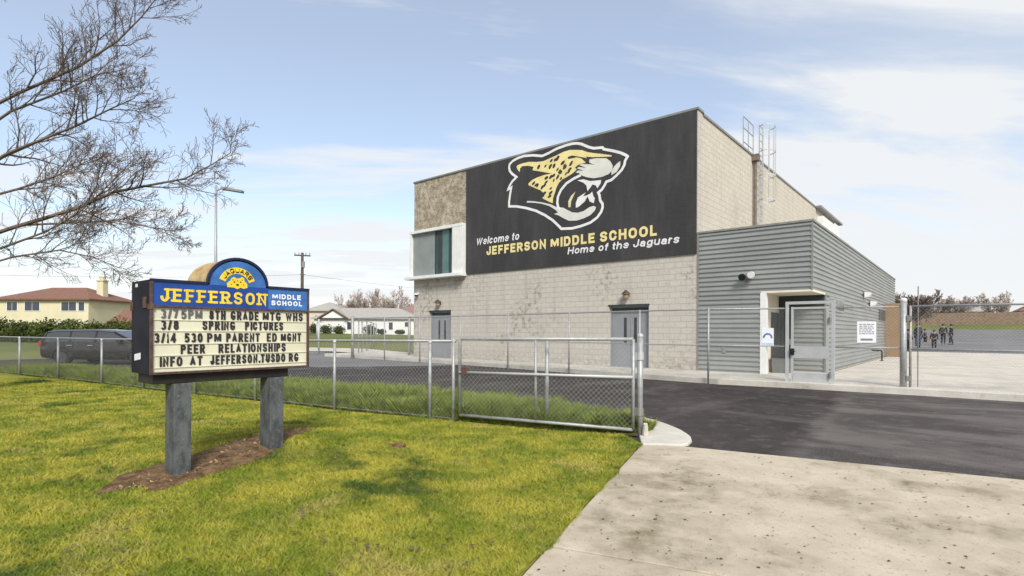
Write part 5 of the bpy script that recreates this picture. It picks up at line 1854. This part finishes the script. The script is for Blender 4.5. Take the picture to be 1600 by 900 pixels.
loft(MB(), [cab_ring(-2.34, .95, 1.0, .80, .78), cab_ring(-2.16, .95, 1.36, .83, .70), cab_ring(-1.9, .95, 1.44, .85, .68), cab_ring(-.4, .94, 1.47, .86, .68), cab_ring(.35, .93, 1.42, .86, .66), cab_ring(1.35, .90, .96, .82, .78)]).build('glasshouse', M['car_glass'], car, smooth=False)
loft(MB(), [cab_ring(-2.2, 1.34, 1.38, .735, .70), cab_ring(-1.9, 1.40, 1.465, .725, .68), cab_ring(-.4, 1.43, 1.495, .725, .68), cab_ring(.30, 1.385, 1.445, .72, .66), cab_ring(.42, 1.36, 1.40, .70, .66)]).build('roof', M['car_roof'], car, smooth=True)
for s in (-1, 1):
    mb = MB()
    for (x0, x1) in ((.42, 1.32), (-.25, -.22), (-1.25, -1.2), (-2.18, -2.3)):
        zt = 1.40 if x0 < .4 else 1.385
        zt = 1.36 if x0 < -2 else zt
        mb.bar((x0, s * .70, zt), (x1, s * (.865 if x0 < 1 else .84), .95), .06, .05)
    mb.build('pillar', M['car_paint'], car)
    for wx in (-1.45, 1.45):
        wh = MB().tube([(wx, s * .70, .33), (wx, s * .74, .33), (wx, s * .92, .33), (wx, s * .945, .33)], [.29, .33, .33, .30], 24).build('wheel', M['rubber'], car, smooth=False)
        rim = MB().tube([(wx, s * .90, .33), (wx, s * .952, .33)], [.21, .20], 20)
        for k in range(5):
            a = 2 * PI * k / 5
            rim.bar((wx, s * .955, .33), (wx + .19 * math.cos(a), s * .955, .33 + .19 * math.sin(a)), .05, .02)
        rim.build('rim', M['rim_dark'], wh)
        MB().tube([(wx + .40 * math.cos(R(a)), s * .925, .33 + .40 * math.sin(R(a))) for a in range(-10, 191, 20)], .03, 6).build('wheel_arch', M['black_plastic'], car)
    for dx in (-.35, -1.15):
        MB().box(dx - .1, dx + .1, min(s * .925, s * .965), max(s * .925, s * .965), .80, .83).build('door_handle', M['chrome'], car)
    MB().box(.72, .90, min(s * .90, s * 1.08), max(s * .90, s * 1.08), .95, 1.09).build('mirror', M['car_paint'], car, bevel=.03)
    MB().box(2.12, 2.32, min(s * .5, s * .80), max(s * .5, s * .80), .60, .70).build('headlight', M['lamp_glass'], car, bevel=.03)
    MB().box(-2.43, -2.30, min(s * .66, s * .86), max(s * .66, s * .86), .78, .98).build('tail_light', M['red_lens'], car, bevel=.02)
    MB().bar((-1.5, s * .93, .60), (1.1, s * .945, .58), .02, .05).build('side_moulding', M['black_plastic'], car)
car.location = (-26.97, 6.74, 0)
car.rotation_euler = (0, 0, R(42))
car.scale = (1, 1, .95)


# ------------------------------------------------------------------ students
def skin_mesh(name, verts, edges, radii, mat, parent, sub=1):
    me = bpy.data.meshes.new(name)
    me.from_pydata(verts, edges, [])
    o = bpy.data.objects.new(name, me)
    COL.objects.link(o)
    sm = o.modifiers.new('skin', 'SKIN')
    sm.use_smooth_shade = True
    ss = o.modifiers.new('sub', 'SUBSURF')
    ss.levels = ss.render_levels = sub
    for i, r in enumerate(radii):
        sv = me.skin_vertices[0].data[i]
        sv.radius = (r, r) if not hasattr(r, '__len__') else r
        sv.use_root = (i == 0)
    bpy.context.view_layer.update()
    dg = bpy.context.evaluated_depsgraph_get()
    m2 = bpy.data.meshes.new_from_object(o.evaluated_get(dg))
    o.modifiers.clear()
    o.data = m2
    m2.name = name
    m2.materials.clear()
    m2.materials.append(mat)
    o.parent = parent
    return o


M['skin'] = simple('skin', (.36, .22, .155), .6, 0, .08, 8)
M['hair'] = simple('dark_hair', (.02, .015, .012), .7)
M['cloth_black'] = simple('black_cloth', (.018, .018, .02), .9)
M['cloth_navy'] = simple('navy_cloth', (.022, .028, .05), .9)
M['cloth_grey'] = simple('dark_grey_cloth', (.055, .055, .06), .9)
M['cloth_denim'] = simple('denim', (.05, .07, .12), .9)
M['cloth_maroon'] = simple('dark_maroon_cloth', (.06, .022, .028), .9)
M['shoe'] = simple('dark_shoe', (.03, .03, .03), .7)
M['eye'] = simple('eye_dark', (.02, .015, .012), .3)


def student(label, x, y, z, face, h, top, bottom, step=.12, arm=.1, pack=False):
    k = h * .95 / 1.7
    t_ = thing('person', label, 'person')
    V, E, Rd = [], [], []

    def v(p, r, par=None):
        V.append(tuple(c * k for c in p))
        Rd.append(r * k)
        if par is not None:
            E.append((par, len(V) - 1))
        return len(V) - 1
    pel = v((0, 0, .93), .115)
    ch = v((0, 0, 1.18), .115, pel)
    nk0 = v((0, .01, 1.40), .09, ch)
    nk = v((0, .01, 1.48), .05, nk0)
    hd0 = v((0, -.012, 1.565), .082, nk)
    v((0, -.005, 1.635), .078, hd0)
    legs, arms_ = [], []
    for s in (-1, 1):
        hip = v((s * .09, 0, .86), .085, pel)
        kn = v((s * .10, -.5 * step * s - .03, .48), .055, hip)
        an = v((s * .10, -step * s + .02, .09), .037, kn)
        v((s * .11, -step * s - .10, .045), .032, an)
        legs.append(((s * .09, 0, .86), (s * .10, -.5 * step * s - .03, .48), (s * .10, -step * s + .02, .10)))
        sh = v((s * .17, .01, 1.37), .055, nk0)
        el = v((s * .24, .03 + arm * .3 * s, 1.10), .040, sh)
        wr = v((s * .25, -.08 + arm * s, .87), .027, el)
        pm_ = v((s * .25, -.10 + arm * s, .80), .030, wr)
        for q in range(4):
            f1_ = v((s * (.25 - .012), -.135 + .023 * q + arm * s, .745 - .006 * (1 - abs(q - 1.5))), .0095, pm_)
            v((s * (.235 - .012), -.13 + .023 * q + arm * s, .705 - .008 * (1.5 - abs(q - 1.5))), .008, f1_)
        th_ = v((s * .235, -.15 + arm * s, .79), .010, pm_)
        v((s * .225, -.165 + arm * s, .755), .0085, th_)
        arms_.append(((s * .17, .01, 1.37), (s * .24, .03 + arm * .3 * s, 1.10), (s * .25, -.08 + arm * s, .89)))
    skin_mesh('body', V, E, Rd, M['skin'], t_, 1)
    sc = lambda P: [tuple(c * k for c in p) for p in P]
    P = [(0, 0, .90), (0, 0, 1.18), (0, .01, 1.40), (0, .012, 1.445)]
    E2 = [(0, 1), (1, 2), (2, 3)]
    R2 = [.145, .15, .12, .075]
    for a in arms_:
        b = len(P)
        P += list(a)
        E2 += [(2, b), (b, b + 1), (b + 1, b + 2)]
        R2 += [.075, .060, .046]
    skin_mesh('jacket', sc(P), E2, [r * k for r in R2], top, t_)
    P, E2, R2 = [(0, 0, .94)], [], [.135]
    for a in legs:
        b = len(P)
        P += list(a)
        E2 += [(0, b), (b, b + 1), (b + 1, b + 2)]
        R2 += [.098, .075, .060]
    skin_mesh('trousers', sc(P), E2, [r * k for r in R2], bottom, t_)
    for a in legs:
        cx_, cy_ = a[2][0] * k, a[2][1] * k
        MB().ball((cx_, cy_ - .05 * k, .05 * k), .05 * k, 10, 6, (.9, 2.5, .95)).build('shoe', M['shoe'], t_, smooth=True)
    mb = MB().ball((0, .012 * k, 1.625 * k), .105 * k, 12, 8, (.92, 1.05, .95))
    mb.v = [(a, b, max(c, 1.60 * k) if b < -.03 * k else c) for a, b, c in mb.v]
    mb.build('hair', M['hair'], t_, smooth=True)
    mb = MB()
    for s in (-1, 1):
        mb.ball((s * .032 * k, -.088 * k, 1.585 * k), .011 * k, 6, 4)
    mb.ball((0, -.098 * k, 1.565 * k), .014 * k, 6, 4, (.8, 1, 1.4))
    mb.build('face', M['eye'], t_)
    if pack:
        MB().box(-.15 * k, .15 * k, .13 * k, .27 * k, 1.0 * k, 1.42 * k).build('backpack', M['cloth_grey'], t_, bevel=.05)
    t_.location = (x, y, z)
    t_.rotation_euler = (0, 0, R(face))
    t_['group'] = 'students on the playground'


student('student in black standing hidden between the right gate posts', -3.84, 45.1, .15, 10, 1.72, M['cloth_black'], M['cloth_black'], .05, .02)
student('student in dark clothes standing just right of the gate rod', -3.23, 46.1, .15, 150, 1.62, M['cloth_navy'], M['cloth_grey'], .1, .05, True)
student('broad student in black hooded top at the front of group', -3.02, 52.0, .15, -20, 1.74, M['cloth_black'], M['cloth_black'], .12, .06)
student('student in dark grey overlapping the front figure from behind', -2.81, 47.9, .5, 200, 1.70, M['cloth_grey'], M['cloth_denim'], .08, .04, True)
student('slim student in grey top walking farther behind the group', -3.2, 63.5, .13, 100, 1.76, M['cloth_grey'], M['cloth_black'], .2, .1)
student('lone student in black standing apart at right of group', -2.1, 52.6, .15, 0, 1.60, M['cloth_black'], M['cloth_black'], .06, .04)
student('student in black by the right edge facing away', -1.70, 57.6, .5, 175, 1.78, M['cloth_black'], M['cloth_navy'], .05, .03, True)
student('student in navy top at the far right facing left', -1.16, 56.3, .5, -80, 1.74, M['cloth_navy'], M['cloth_black'], .12, .06)
